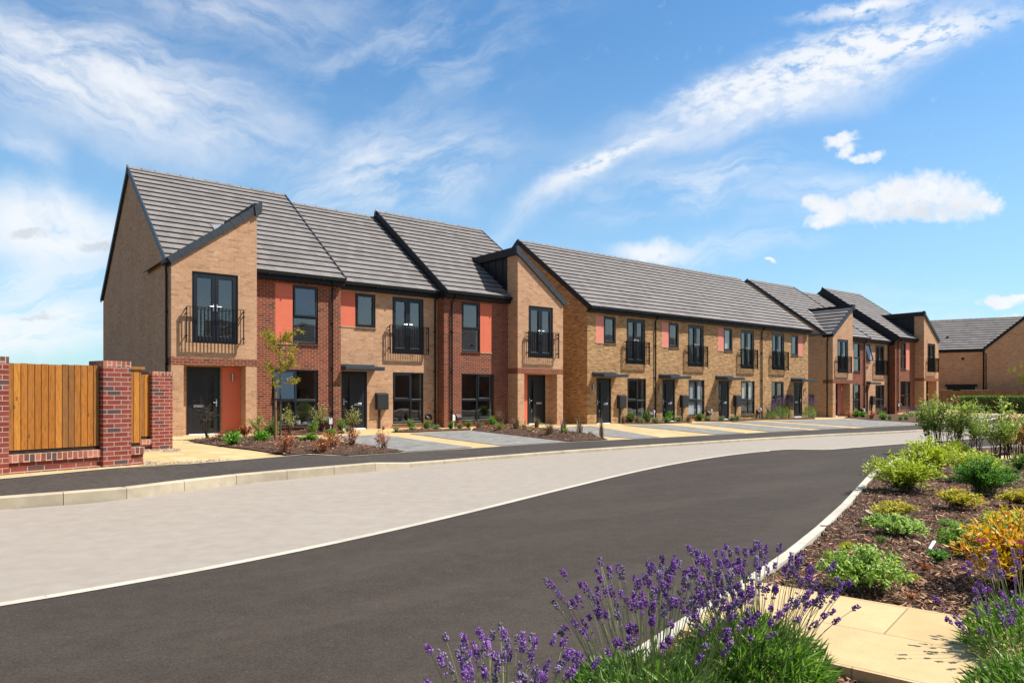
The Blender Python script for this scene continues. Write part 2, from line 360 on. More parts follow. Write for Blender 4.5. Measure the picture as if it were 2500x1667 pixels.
leaf_mat('leaf_gold', [(0, (.26, .30, .02)), (.3, (.56, .47, .03)), (.6, (.72, .48, .025)), (.85, (.72, .34, .03)), (1, (.66, .20, .05))], .45, .35, (1.2, 1.1, .6))
leaf_mat('leaf_gold_green', [(0, (0.179, 0.291, 0.0208)), (.4, (0.448, 0.495, 0.0416)), (.7, (0.718, 0.582, 0.0416)), (.9, (0.747, 0.32, 0.0312)), (1, (0.673, 0.175, 0.0312))], .45, .35)
leaf_mat('leaf_copper', [(0, (0.198, 0.0578, 0.027)), (.4, (0.432, 0.123, 0.045)), (.7, (0.648, 0.215, 0.0675)), (1, (0.684, 0.363, 0.12))], .6, .25, (1.2, .9, .6))
leaf_mat('leaf_orange', [(0, (.16, .10, .02)), (.4, (.46, .16, .025)), (.7, (.52, .11, .02)), (1, (.48, .30, .05))], .5, .3, (1.2, .9, .6))
leaf_mat('leaf_dark', [(0, (.03, .016, .012)), (.6, (.07, .04, .03)), (1, (.17, .11, .08))], .6, .15, (1, .9, .8))
leaf_mat('leaf_airy', [(0, (0.091, 0.13, 0.0286)), (.35, (0.234, 0.26, 0.065)), (.7, (0.442, 0.416, 0.143)), (1, (0.65, 0.572, 0.286))], .45, .3)
leaf_mat('leaf_tree', [(0, (0.152, 0.166, 0.0164)), (.4, (0.316, 0.298, 0.0273)), (.75, (0.468, 0.387, 0.041)), (1, (0.585, 0.442, 0.0728))], .5, .4)
leaf_mat('leaf_tall', [(0, (0.0776, 0.149, 0.03)), (.4, (0.207, 0.314, 0.06)), (.75, (0.466, 0.544, 0.112)), (1, (0.8, 0.8, 0.255))], .45, .3)
leaf_mat('leaf_tall_red', [(0, (0.098, 0.112, 0.028)), (.4, (0.308, 0.28, 0.042)), (.7, (0.532, 0.224, 0.042)), (1, (0.56, 0.098, 0.042))], .45, .3)
leaf_mat('leaf_hedge', [(0, (0.039, 0.13, 0.0195)), (.5, (0.104, 0.26, 0.039)), (1, (0.286, 0.442, 0.078))], .5, .25)
leaf_mat('leaf_sage', [(0, (0.126, 0.216, 0.075)), (.5, (0.27, 0.378, 0.135)), (1, (0.54, 0.648, 0.285))], .6, .2)
leaf_mat('leaf_lavender', [(0, (0.033, 0.0935, 0.0142)), (.35, (0.121, 0.253, 0.038)), (.7, (0.286, 0.462, 0.0855)), (.9, (0.44, 0.55, 0.209)), (1, (0.55, 0.605, 0.342))], .5, .35)
leaf_mat('stem_lavender', [(0, (0.182, 0.247, 0.078)), (1, (0.39, 0.429, 0.169))], .6, .1)
leaf_mat('flower_lavender', [(0, (0.13, 0.0455, 0.216)), (.4, (0.286, 0.117, 0.408)), (.75, (0.455, 0.215, 0.624)), (1, (0.715, 0.468, 0.84))], .7, .42, (1.15, .95, 1.15))
leaf_mat('flower_dusky', [(0, (0.125, 0.084, 0.149)), (.5, (0.25, 0.174, 0.299)), (1, (0.45, 0.336, 0.506))], .7, .2, (1, .9, 1.1))
leaf_mat('flower_pink', [(0, (.45, .04, .16)), (1, (.66, .12, .30))], .7, .2, (1, .7, .9))
leaf_mat('grass_tan', [(0, (.10, .065, .035)), (.5, (.24, .165, .085)), (1, (.44, .33, .18))], .7, .2, (1, .9, .7))
leaf_mat('grass_green', [(0, (.09, .13, .025)), (.5, (.22, .26, .05)), (1, (.40, .40, .12))], .6, .3)
leaf_mat('mulch_chip', [(0, (0.0465, 0.0233, 0.0149)), (.35, (0.148, 0.0718, 0.0419)), (.65, (0.317, 0.161, 0.0897)), (.88, (0.571, 0.323, 0.187)), (1, (0.85, 0.628, 0.389))], .85, 0.0)
leaf_mat('gravel_chip', [(0, (.2, .14, .1)), (.5, (.45, .36, .28)), (1, (.66, .58, .5))], .85, 0.0)


# ------------------------------------------------------------------ mesh helpers
class MB:
    def __init__(s, mx=None): s.v = []; s.f = []; s.mi = []; s.mx = mx
    def vert(s, p):
        p = tuple(p)
        if s.mx is not None: p = (s.mx - p[0], p[1], p[2])
        s.v.append(p); return len(s.v) - 1
    def poly(s, pts, mi=0):
        idx = [s.vert(p) for p in pts]
        if s.mx is not None: idx.reverse()
        s.f.append(idx); s.mi.append(mi)
    def box(s, x0, x1, y0, y1, z0, z1, mi=0):
        p = [(x0, y0, z0), (x1, y0, z0), (x1, y1, z0), (x0, y1, z0), (x0, y0, z1), (x1, y0, z1), (x1, y1, z1), (x0, y1, z1)]
        i = [s.vert(q) for q in p]
        for f in ((3, 2, 1, 0), (4, 5, 6, 7), (0, 1, 5, 4), (1, 2, 6, 5), (2, 3, 7, 6), (3, 0, 4, 7)):
            ff = [i[k] for k in f]
            if s.mx is not None: ff.reverse()
            s.f.append(ff); s.mi.append(mi)
    def prism(s, poly, axis, a, b, mi=0):
        """extrude a 2-D polygon along an axis: axis 'x' takes (y,z), 'y' takes (x,z), 'z' takes (x,y)"""
        def p3(q, t):
            return (t, q[0], q[1]) if axis == 'x' else (q[0], t, q[1]) if axis == 'y' else (q[0], q[1], t)
        n = len(poly)
        i0 = [s.vert(p3(q, a)) for q in poly]; i1 = [s.vert(p3(q, b)) for q in poly]
        s.f += [i0[::-1], i1]; s.mi += [mi, mi]
        for k in range(n):
            s.f.append([i0[k], i0[(k + 1) % n], i1[(k + 1) % n], i1[k]]); s.mi.append(mi)
    def tube(s, pts, r, n=6, mi=0, r1=None):
        rings = []; pts = [Vector(p) for p in pts]; m = len(pts)
        for k, p in enumerate(pts):
            d = (pts[min(k + 1, m - 1)] - pts[max(k - 1, 0)])
            d = d.normalized() if d.length > 1e-9 else Vector((0, 0, 1))
            a = d.cross(Vector((0, 0, 1)) if abs(d.z) < .9 else Vector((1, 0, 0))).normalized(); b = d.cross(a)
            rr = r if r1 is None else r + (r1 - r) * k / max(1, m - 1)
            rings.append([s.vert(p + (a * math.cos(2 * math.pi * j / n) + b * math.sin(2 * math.pi * j / n)) * rr) for j in range(n)])
        for k in range(m - 1):
            for j in range(n):
                s.f.append([rings[k][j], rings[k][(j + 1) % n], rings[k + 1][(j + 1) % n], rings[k + 1][j]]); s.mi.append(mi)
        s.f.append(rings[0][::-1]); s.f.append(rings[-1]); s.mi += [mi, mi]
    def leaf(s, p, d, side, L, W, fold=.25, mi=0):
        """folded diamond leaf from p along d"""
        up = d.cross(side)
        a = p; t = p + d * L; m = p + d * (L * .45)
        l = m + side * W * .5 + up * W * fold; r = m - side * W * .5 + up * W * fold
        i = [s.vert(q) for q in (a, r, t, l)]
        s.f.append([i[0], i[1], i[2]]); s.f.append([i[0], i[2], i[3]]); s.mi += [mi, mi]
    def mesh(s, name, mats):
        me = bpy.data.meshes.new(name); me.from_pydata(s.v, [], s.f)
        for m in mats: me.materials.append(MATS[m])
        if len(mats) > 1: me.polygons.foreach_set('material_index', s.mi)
        me.update(); return me
    def build(s, name, mats, parent=None, smooth=False, bevel=0.0):
        if isinstance(mats, str): mats = [mats]
        me = s.mesh(name, mats)
        if smooth: me.polygons.foreach_set('use_smooth', [True] * len(me.polygons))
        o = bpy.data.objects.new(name, me); COL.objects.link(o)
        if parent is not None: o.parent = parent
        if bevel:
            md = o.modifiers.new('edge', 'BEVEL'); md.width = bevel; md.segments = 2; md.limit_method = 'ANGLE'
        return o

def tag(o, label, cat, group=None):
    o['label'] = label; o['category'] = cat
    if group: o['group'] = group
    return o
def root(name, label, cat, loc=(0, 0, 0), rz=0.0, group=None):
    o = bpy.data.objects.new(name, None); COL.objects.link(o); o.empty_display_size = .2
    o.location = loc; o.rotation_euler = (0, 0, rz)
    return tag(o, label, cat, group)
def struct(o, kind='structure'): o['kind'] = kind; return o

def smoothstep(a, b, x):
    t = max(0, min(1, (x - a) / (b - a))); return t * t * (3 - 2 * t)
def G(x, y):
    """height of the made ground beyond the footpath"""
    g = .135 - .006 * max(-12, min(30, x))
    g += .10 * (1 - smoothstep(-6.5, -3.5, x)) * (1 - smoothstep(15, 19, y))
    return g + .30 * smoothstep(27, 31, x) * smoothstep(44, 50, y)
def W(px, py, z=None):
    """ground point seen at a place of the survey picture"""
    zz = .1 if z is None else z
    for _ in range(6):
        Y = (CZ - zz) * FPX / (py - HZ); X = (px - CXP) / FPX * Y
        if z is not None: break
        zz = G(X, Y)
    return Vector((X, Y, zz))


# ------------------------------------------------------------------ houses
EAVE = 5.40; OV = .27; PITCH = math.atan(.745)
def wall_open(mb, x0, x1, z0, z1, y, ops, rev=.11, mi=0):
    xs = sorted({x0, x1, *[o[0] for o in ops], *[o[1] for o in ops]}); zs = sorted({z0, z1, *[o[2] for o in ops], *[o[3] for o in ops]})
    for i in range(len(xs) - 1):
        for j in range(len(zs) - 1):
            cx, cz = (xs[i] + xs[i + 1]) / 2, (zs[j] + zs[j + 1]) / 2
            if any(o[0] < cx < o[1] and o[2] < cz < o[3] for o in ops): continue
            mb.poly([(xs[i], y, zs[j]), (xs[i + 1], y, zs[j]), (xs[i + 1], y, zs[j + 1]), (xs[i], y, zs[j + 1])], mi)
    for o in ops:
        a, b, c, d = o[:4]; r = o[4] if len(o) > 4 else rev
        mb.poly([(a, y, c), (a, y, d), (a, y + r, d), (a, y + r, c)], mi); mb.poly([(b, y, d), (b, y, c), (b, y + r, c), (b, y + r, d)], mi)
        mb.poly([(a, y, d), (b, y, d), (b, y + r, d), (a, y + r, d)], mi); mb.poly([(a, y, c), (a, y + r, c), (b, y + r, c), (b, y, c)], mi)

def courses(mb, x0, x1, ye, ze, yr, zr, n):
    run, rise = yr - ye, zr - ze; S = math.hypot(run, rise); c, s_ = run / S, rise / S; g = S / n
    def P(x, s, h): return (x, ye + s * c - h * s_, ze + s * s_ + h * c)
    for i in range(n):
        s0 = i * g - .02; s1 = min(S, (i + 1) * g + .05); h0, h1 = .068, .010
        mb.poly([P(x0, s0, h0), P(x1, s0, h0), P(x1, s1, h1), P(x0, s1, h1)])
        mb.poly([P(x0, s0, h0 - .018), P(x1, s0, h0 - .018), P(x1, s0, h0), P(x0, s0, h0)])
        mb.poly([P(x0, s0, h0 - .018), P(x0, s0 + .12, h0 - .026), P(x1, s0 + .12, h0 - .026), P(x1, s0, h0 - .018)])
        for x in (x0, x1):
            mb.poly([P(x, s0, h0 - .02), P(x, s0, h0), P(x, s1, h1), P(x, s1, h1 - .03)])
    mb.poly([P(x0, -.02, 0), P(x1, -.02, 0), P(x1, S, 0), P(x0, S, 0)])

def verge_strip(mb, x0, x1, ye, ze, yr, zr, below=.10, above=.075, seg=.40):
    """segmented dry-verge caps climbing a gable edge"""
    run, rise = yr - ye, zr - ze; S = math.hypot(run, rise); c, s_ = run / S, rise / S; n = max(1, round(S / seg)); g = S / n
    for i in range(n):
        a, b = i * g, (i + 1) * g - .008
        q = [(a, -below), (b, -below), (b, above - .012), (a, above)]
        mb.prism([(ye + s * c - h * s_, ze + s * s_ + h * c) for s, h in q], 'x', x0, x1)

def ridge_caps(rt, x0, x1, y, z, mx):
    mb = MB(mx); n = max(1, round((x1 - x0) / .46)); g = (x1 - x0) / n
    for i in range(n):
        a, b = x0 + i * g, x0 + (i + 1) * g - .006
        mb.prism([(y - .13, z - .07), (y, z + .035), (y + .13, z - .07), (y + .11, z - .10), (y - .11, z - .10)], 'x', a, b, 0)
        if i < n - 1: mb.prism([(y - .05, z), (y - .01, z + .05), (y + .05, z)], 'x', b - .01, b + .01, 1)
    return mb.build('ridge', ['roof_tile', 'gutter_black'], rt)

def gutter(rt, x0, x1, y, z, mx, soffit=.25):
    mb = MB(mx)
    mb.box(x0, x1, y + .085, y + .11, z - .23, z - .0)                       # fascia board
    mb.box(x0, x1, y + .11, y + .11 + soffit, z - .23, z - .205)             # soffit
    prof = [(y - .035, z - .005), (y - .035, z - .05), (y - .01, z - .095), (y + .045, z - .11), (y + .083, z - .08), (y + .083, z - .005), (y + .068, z - .005), (y + .06, z - .07), (y - .02, z - .05), (y - .023, z - .005)]
    mb.prism(prof, 'x', x0, x1)
    k = x0 + .5
    while k < x1 - .2:
        mb.box(k, k + .03, y - .042, y + .084, z - .118, z + .004); k += .95
    return mb.build('gutter', 'gutter_black', rt)

def downpipe(rt, pts, mx, clips=(.6, 2.2, 3.8), side=None):
    mb = MB(mx); mb.tube(pts, .036, 8)
    x, y, _ = pts[-1]
    for z in clips:
        mb.tube([(x, y, z), (x, y, z + .05)], .047, 8)
        if side is None: mb.box(x - .06, x + .06, y + .03, y + .075, z + .01, z + .04)
    return mb.build('downpipe', 'gutter_black', rt, smooth=False)

def window(rt, x0, x1, z0, z1, y, mx, cols=(), rows=(), sash=(), opened=None, sill=True, blind=None, lining=True, name='window'):
    fr = MB(mx); pn = MB(mx)
    ya, yb = y + .045, y + .115
    xs = [x0] + list(cols) + [x1]; zs = [z0] + list(rows) + [z1]
    fr.box(x0, x0 + .055, ya, yb, z0, z1); fr.box(x1 - .055, x1, ya, yb, z0, z1)
    fr.box(x0 + .055, x1 - .055, ya, yb, z0, z0 + .06); fr.box(x0 + .055, x1 - .055, ya, yb, z1 - .055, z1)
    for c in cols: fr.box(c - .035, c + .035, ya + .002, yb - .002, z0 + .06, z1 - .055)
    for r in rows: fr.box(x0 + .055, x1 - .055, ya + .004, yb - .004, r - .035, r + .035)
    win = None
    for i in range(len(xs) - 1):
        for j in range(len(zs) - 1):
            a = xs[i] + (.055 if i == 0 else .035); b = xs[i + 1] - (.055 if i == len(xs) - 2 else .035)
            c = zs[j] + (.06 if j == 0 else .035); d = zs[j + 1] - (.055 if j == len(zs) - 2 else .035)
            if opened and (i, j) == opened[:2]: continue
            if (i, j) in sash:
                w = .055; s0 = y + .02
                fr.box(a - .01, a + w, s0, yb - .01, c - .01, d + .01); fr.box(b - w, b + .01, s0, yb - .01, c - .01, d + .01)
                fr.box(a + w, b - w, s0, yb - .01, d - w, d + .01)
                fr.box(a + w, b - w, s0, yb - .01, c - .01, c + w - .015)
                fr.prism([(s0 + .004, c + w - .015), (s0 + .05, c + w + .02), (s0 + .05, c + w - .015)], 'x', a + w, b - w)
                a += w; b -= w; c += w; d -= w
            else:
                fr.prism([(ya + .002, c), (ya + .035, c + .03), (ya + .035, c)], 'x', a, b)
            pn.poly([(a - .01, y + .075, c - .01), (b + .01, y + .075, c - .01), (b + .01, y + .075, d + .01), (a - .01, y + .075, d + .01)])
    win = fr.build(name, 'dark_frame', rt)
    pn.build('pane', 'window_glass', win)
    if opened:
        i, j, ang = opened
        a = xs[i] + (.055 if i == 0 else .035); b = xs[i + 1] - (.055 if i == len(xs) - 2 else .035); c = zs[j] + (.06 if j == 0 else .035); d = zs[j + 1] - (.055 if j == len(zs) - 2 else .035)
        s = MB()
        hw = (b - a) / 2 + .01; h = d - c + .02; w = .055
        s.box(-hw, -hw + w, 0, .06, -h, 0); s.box(hw - w, hw, 0, .06, -h, 0); s.box(-hw + w, hw - w, 0, .06, -w, 0); s.box(-hw + w, hw - w, 0, .06, -h, -h + w)
        s.poly([(-hw + w, .03, -h + w), (hw - w, .03, -h + w), (hw - w, .03, -w), (-hw + w, .03, -w)], 1)
        so = s.build('sash', ['dark_frame', 'window_glass'], win)
        cx = (a + b) / 2; so.location = ((mx - cx) if mx is not None else cx, y + .02, d + .01); so.rotation_euler = (R(-ang), 0, 0)
    if sill:
        sb = MB(mx); sb.prism([(y - .05, z0 - .03), (y + .06, z0 - .015), (y + .06, z0 - .04), (y - .05, z0 - .04)], 'x', x0 - .025, x1 + .025)
        sb.build('sill', 'dark_frame', win)
    if lining:
        lb = MB(mx); e = .012; y1 = y + .30
        lb.box(x0 - .02, x0 + e, yb + .003, y1, z0, z1); lb.box(x1 - e, x1 + .02, yb + .003, y1, z0, z1); lb.box(x0, x1, yb + .003, y1, z0 - .02, z0 + .012); lb.box(x0, x1, yb + .003, y1, z1 - e, z1 + .02)
        lb.build('reveal', 'plaster', win)
    if blind:
        b0, b1 = blind; bb = MB(mx); z = b0
        while z < b1:
            bb.poly([(x0 + .05, y + .135, z), (x1 - .05, y + .135, z), (x1 - .05, y + .16, z + .036), (x0 + .05, y + .16, z + .036)]); z += .042
        bb.box(x0 + .04, x1 - .04, y + .15, y + .21, b1, b1 + .04)
        bb.build('blind', 'blind_white', win)
    return win

def french(rt, x0, x1, z0, z1, y, mx, blind=None):
    fr = MB(mx); pn = MB(mx); ya, yb = y + .05, y + .12; xm = (x0 + x1) / 2
    fr.box(x0, x0 + .06, ya, yb, z0, z1); fr.box(x1 - .06, x1, ya, yb, z0, z1); fr.box(x0 + .06, x1 - .06, ya, yb, z1 - .06, z1); fr.box(x0 + .06, x1 - .06, ya, yb, z0, z0 + .06)
    for a, b in ((x0 + .06, xm - .004), (xm + .004, x1 - .06)):
        w = .10
        fr.box(a, a + w, ya - .015, yb - .015, z0 + .05, z1 - .055); fr.box(b - w, b, ya - .015, yb - .015, z0 + .05, z1 - .055)
        fr.box(a + w, b - w, ya - .015, yb - .015, z1 - .17, z1 - .055); fr.box(a + w, b - w, ya - .015, yb - .015, z0 + .05, z0 + .2)
        fr.prism([(ya - .013, z0 + .2), (ya + .02, z0 + .235), (ya + .02, z0 + .2)], 'x', a + w, b - w)
        pn.poly([(a + w - .01, y + .085, z0 + .19), (b - w + .01, y + .085, z0 + .19), (b - w + .01, y + .085, z1 - .16), (a + w - .01, y + .085, z1 - .16)])
    win = fr.build('french_window', 'dark_frame', rt); pn.build('pane', 'window_glass', win)
    for sx in (-1, 1):
        h = MB(mx); hx = xm + sx * .055; zc = z0 + 1.12
        h.box(hx - .017, hx + .017, ya - .028, ya - .016, zc - .12, zc + .1)
        h.tube([(hx, ya - .02, zc + .02), (hx, ya - .065, zc + .02), (hx + sx * .12, ya - .065, zc + .02)], .011, 6)
        h.build('handle', 'chrome', win)
    lb = MB(mx); y1 = y + .3
    lb.box(x0 - .02, x0 + .012, yb + .003, y1, z0, z1); lb.box(x1 - .012, x1 + .02, yb + .003, y1, z0, z1); lb.box(x0, x1, yb + .003, y1, z1 - .012, z1 + .02)
    lb.build('reveal', 'plaster', win)
    if blind:
        bb = MB(mx); z = z0 + .1
        while z < z1 - .12:
            bb.poly([(x0 + .08, y + .17, z), (x1 - .08, y + .17, z), (x1 - .08, y + .21, z + .03), (x0 + .08, y + .21, z + .03)]); z += .034
        bb.box(x0 + .07, x1 - .07, y + .15, y + .22, z1 - .12, z1 - .06); bb.build('blind', 'blind_white', win)
    # Juliet railing of flat bars stood off the wall
    rl = MB(mx); a, b = x0 - .2, x1 + .13; r0, r1 = z0 - .02, z0 + 1.08; yo, yi = y - .19, y - .125
    rl.box(a, b, yo, yi, r1 - .012, r1); rl.box(a, b, yo, yi, r0, r0 + .012)
    rl.box(a, a + .014, yo, yi, r0, r1); rl.box(b - .014, b, yo, yi, r0, r1)
    n = max(10, round((b - a) / .107)); g = (b - a) / n
    for k in range(1, n): rl.box(a + k * g - .006, a + k * g + .006, yo + .018, yi - .018, r0 + .012, r1 - .012)
    for xx, d in ((a, -1), (b, 1)):
        for zz in (r0 + .2, r1 - .22, r1 - .07):
            rl.tube([(xx + .007, yi + .01, zz), (xx + .007, y + .003, zz)], .018, 8); rl.tube([(xx + .007, yi - .012, zz), (xx + .007, yi + .03, zz)], .03, 8)
    rl.build('balcony_rail', 'gutter_black', rt)
    return win

def door(rt, x0, x1, z0, z1, y, mx, flip=False):
    d = MB(mx); w = x1 - x0
    def X(f): return x0 + w * ((1 - f) if flip else f)
    d.box(x0, x0 + .06, y - .02, y + .09, z0, z1, 0); d.box(x1 - .06, x1, y - .02, y + .09, z0, z1, 0); d.box(x0 + .06, x1 - .06, y - .02, y + .09, z1 - .06, z1, 0)
    # slab with a tall slot light on the handle side
    sa, sb = sorted((X(.20), X(.335))); zt, zb = z1 - .22, z0 + .22; yy0, yy1 = y + .012, y + .06
    d.box(x0 + .064, sa, yy0, yy1, z0 + .05, z1 - .064, 1); d.box(sb, x1 - .064, yy0, yy1, z0 + .05, z1 - .064, 1)
    d.box(sa, sb, yy0, yy1, zt, z1 - .064, 1); d.box(sa, sb, yy0, yy1, z0 + .05, zb, 1)
    fa, fb = sorted((X(.43), X(.84)))                                        # planted grooves of the lower panel
    for k in range(7):
        gx = fa + (fb - fa) * (k + .5) / 7; d.box(gx - .020, gx + .020, yy0 - .005, yy0 - .001, z0 + .18, z0 + .86, 1); d.box(gx - .020, gx + .020, yy0 - .005, yy0 - .001, z0 + 1.06, z1 - .2, 1)
    for xx in (sa - .02, sb): d.box(xx, xx + .02, yy0 - .008, yy0 - .001, zb - .02, zt + .02, 1)
    dr = d.build('front_door', ['dark_frame', 'door_grey'], rt)
    g = MB(mx); g.poly([(sa, y + .035, zb), (sb, y + .035, zb), (sb, y + .035, zt), (sa, y + .035, zt)]); g.build('glazing', 'window_glass', dr)
    bk = MB(mx); bk.box(sa, sb, y + .07, y + .075, zb, zt); bk.build('inner_panel', 'dark_frame', dr)
    h = MB(mx); hx = X(.115); hz = z0 + 1.03; dx = w * (.11 if not flip else -.11)
    h.box(hx - .018, hx + .018, yy0 - .012, yy0 - .001, hz - .13, hz + .1); h.tube([(hx, yy0 - .01, hz), (hx, yy0 - .055, hz), (hx + dx, yy0 - .055, hz)], .012, 6); h.build('handle', 'chrome', dr)
    l = MB(mx); la, lb = sorted((X(.50), X(.80))); l.box(la, lb, yy0 - .022, yy0 - .006, z0 + .88, z0 + .935); l.prism([(yy0 - .034, z0 + .955), (yy0 - .006, z0 + .975), (yy0 - .006, z0 + .95), (yy0 - .034, z0 + .945)], 'x', la, lb); l.build('letterbox', 'chrome', dr)
    t = MB(mx); t.prism([(y - .06, z0 - .03), (y - .06, z0 + .015), (y + .05, z0 + .05), (y + .05, z0 - .03)], 'x', x0 + .06, x1 - .06); t.build('threshold', 'white_plastic', dr)
    return dr

def canopy(rt, x0, x1, y, z, mx, p=.75):
    c = MB(mx)
    c.prism([(y - p, z), (y - p, z + .13), (y - .0, z + .155), (y - .0, z + .02)], 'x', x0, x1)
    c.box(x0 - .012, x1 + .012, y - p - .014, y - p - .001, z + .02, z + .14)
    c.box(x0 - .03, x1 - .04, y - .055, y, z + .16, z + .235)
    return c.build('canopy', 'canopy_grey', rt, bevel=.006)

def meter_box(rt, x0, x1, z0, z1, y, mx, cx=None):
    m = MB(mx); m.prism([(y, z0), (y - .17, z0), (y - .19, z0 + .02), (y - .19, z1 - .05), (y, z1)], 'x', x0, x1)
    m.box(x0 + .02, x1 - .02, y - .197, y - .191, z0 + .03, z1 - .07)
    mo = m.build('meter_box', 'grey_box', rt, bevel=.006)
    c = MB(mx); cx = cx if cx is not None else x0 + .17; c.box(cx - .035, cx + .035, y - .05, y, -.1, z0 - .002); c.build('conduit', 'grey_box', mo)
def vent(rt, x0, x1, z0, z1, y, mx):
    v = MB(mx); v.prism([(y, z0), (y - .14, z0), (y - .15, z0 + .1), (y - .04, z1), (y, z1)], 'x', x0, x1); v.build('boiler_vent', 'brown_vent', rt)
def tap_box(rt, x0, x1, z0, z1, y, mx):
    v = MB(mx); v.prism([(y, z0), (y - .09, z0), (y - .09, z1 - .04), (y, z1)], 'x', x0, x1)
    xm = (x0 + x1) / 2; v.tube([(xm, y - .045, z0), (xm, y - .045, -.1)], .025, 6); v.build('service_box', 'white_plastic', rt)
def lamp(rt, x, z, y, mx):
    l = MB(mx); l.tube([(x, y - .07, z - .13), (x, y - .07, z + .13)], .035, 8); l.box(x - .02, x + .02, y - .06, y, z - .03, z + .03); l.build('wall_lamp', 'chrome', rt)
def panel(rt, x0, x1, z0, z1, y, mx, mat):
    p = MB(mx); p.box(x0, x1, y - .0, y + .06, z0, z1); p.build('cladding_panel', mat, rt)
    s = MB(mx); s.box(x0 - .003, x1 + .0, y - .02, y + .03, z0 - .032, z0 - .004); s.build('panel_sill', 'pale_wood' if mat == '' else 'kerb_concrete', rt)
def interior(rt, x0, x1, y0, y1, mx):
    b = MB(mx); x0 += .12; x1 -= .12; y0 += .28
    for a, c in ((.04, 2.42), (2.68, 5.2)):
        b.poly([(x0, y1, a), (x1, y1, a), (x1, y1, c), (x0, y1, c)]); b.poly([(x0, y0, a), (x0, y1, a), (x0, y1, c), (x0, y0, c)]); b.poly([(x1, y0, a), (x1, y1, a), (x1, y1, c), (x1, y0, c)])
        b.poly([(x0, y0, c), (x1, y0, c), (x1, y1, c), (x0, y1, c)]); b.poly([(x0, y0, a), (x1, y0, a), (x1, y1, a), (x0, y1, a)], 1)
    b.build('room_lining', ['room_paint', 'room_floor'], rt)

def main_roof(rt, x0, x1, ye, yr, zr, yb, mx, n):
    m = MB(mx); courses(m, x0, x1, ye, EAVE, yr, zr, n); m.poly([(x0, yr, zr), (x1, yr, zr), (x1, yb, EAVE), (x0, yb, EAVE)]); r = m.build('roof', 'roof_tile', rt); return r

def lead_patch(rt, pts, mx):
    m = MB(mx); m.poly(pts); m.build('flashing', 'lead', rt)

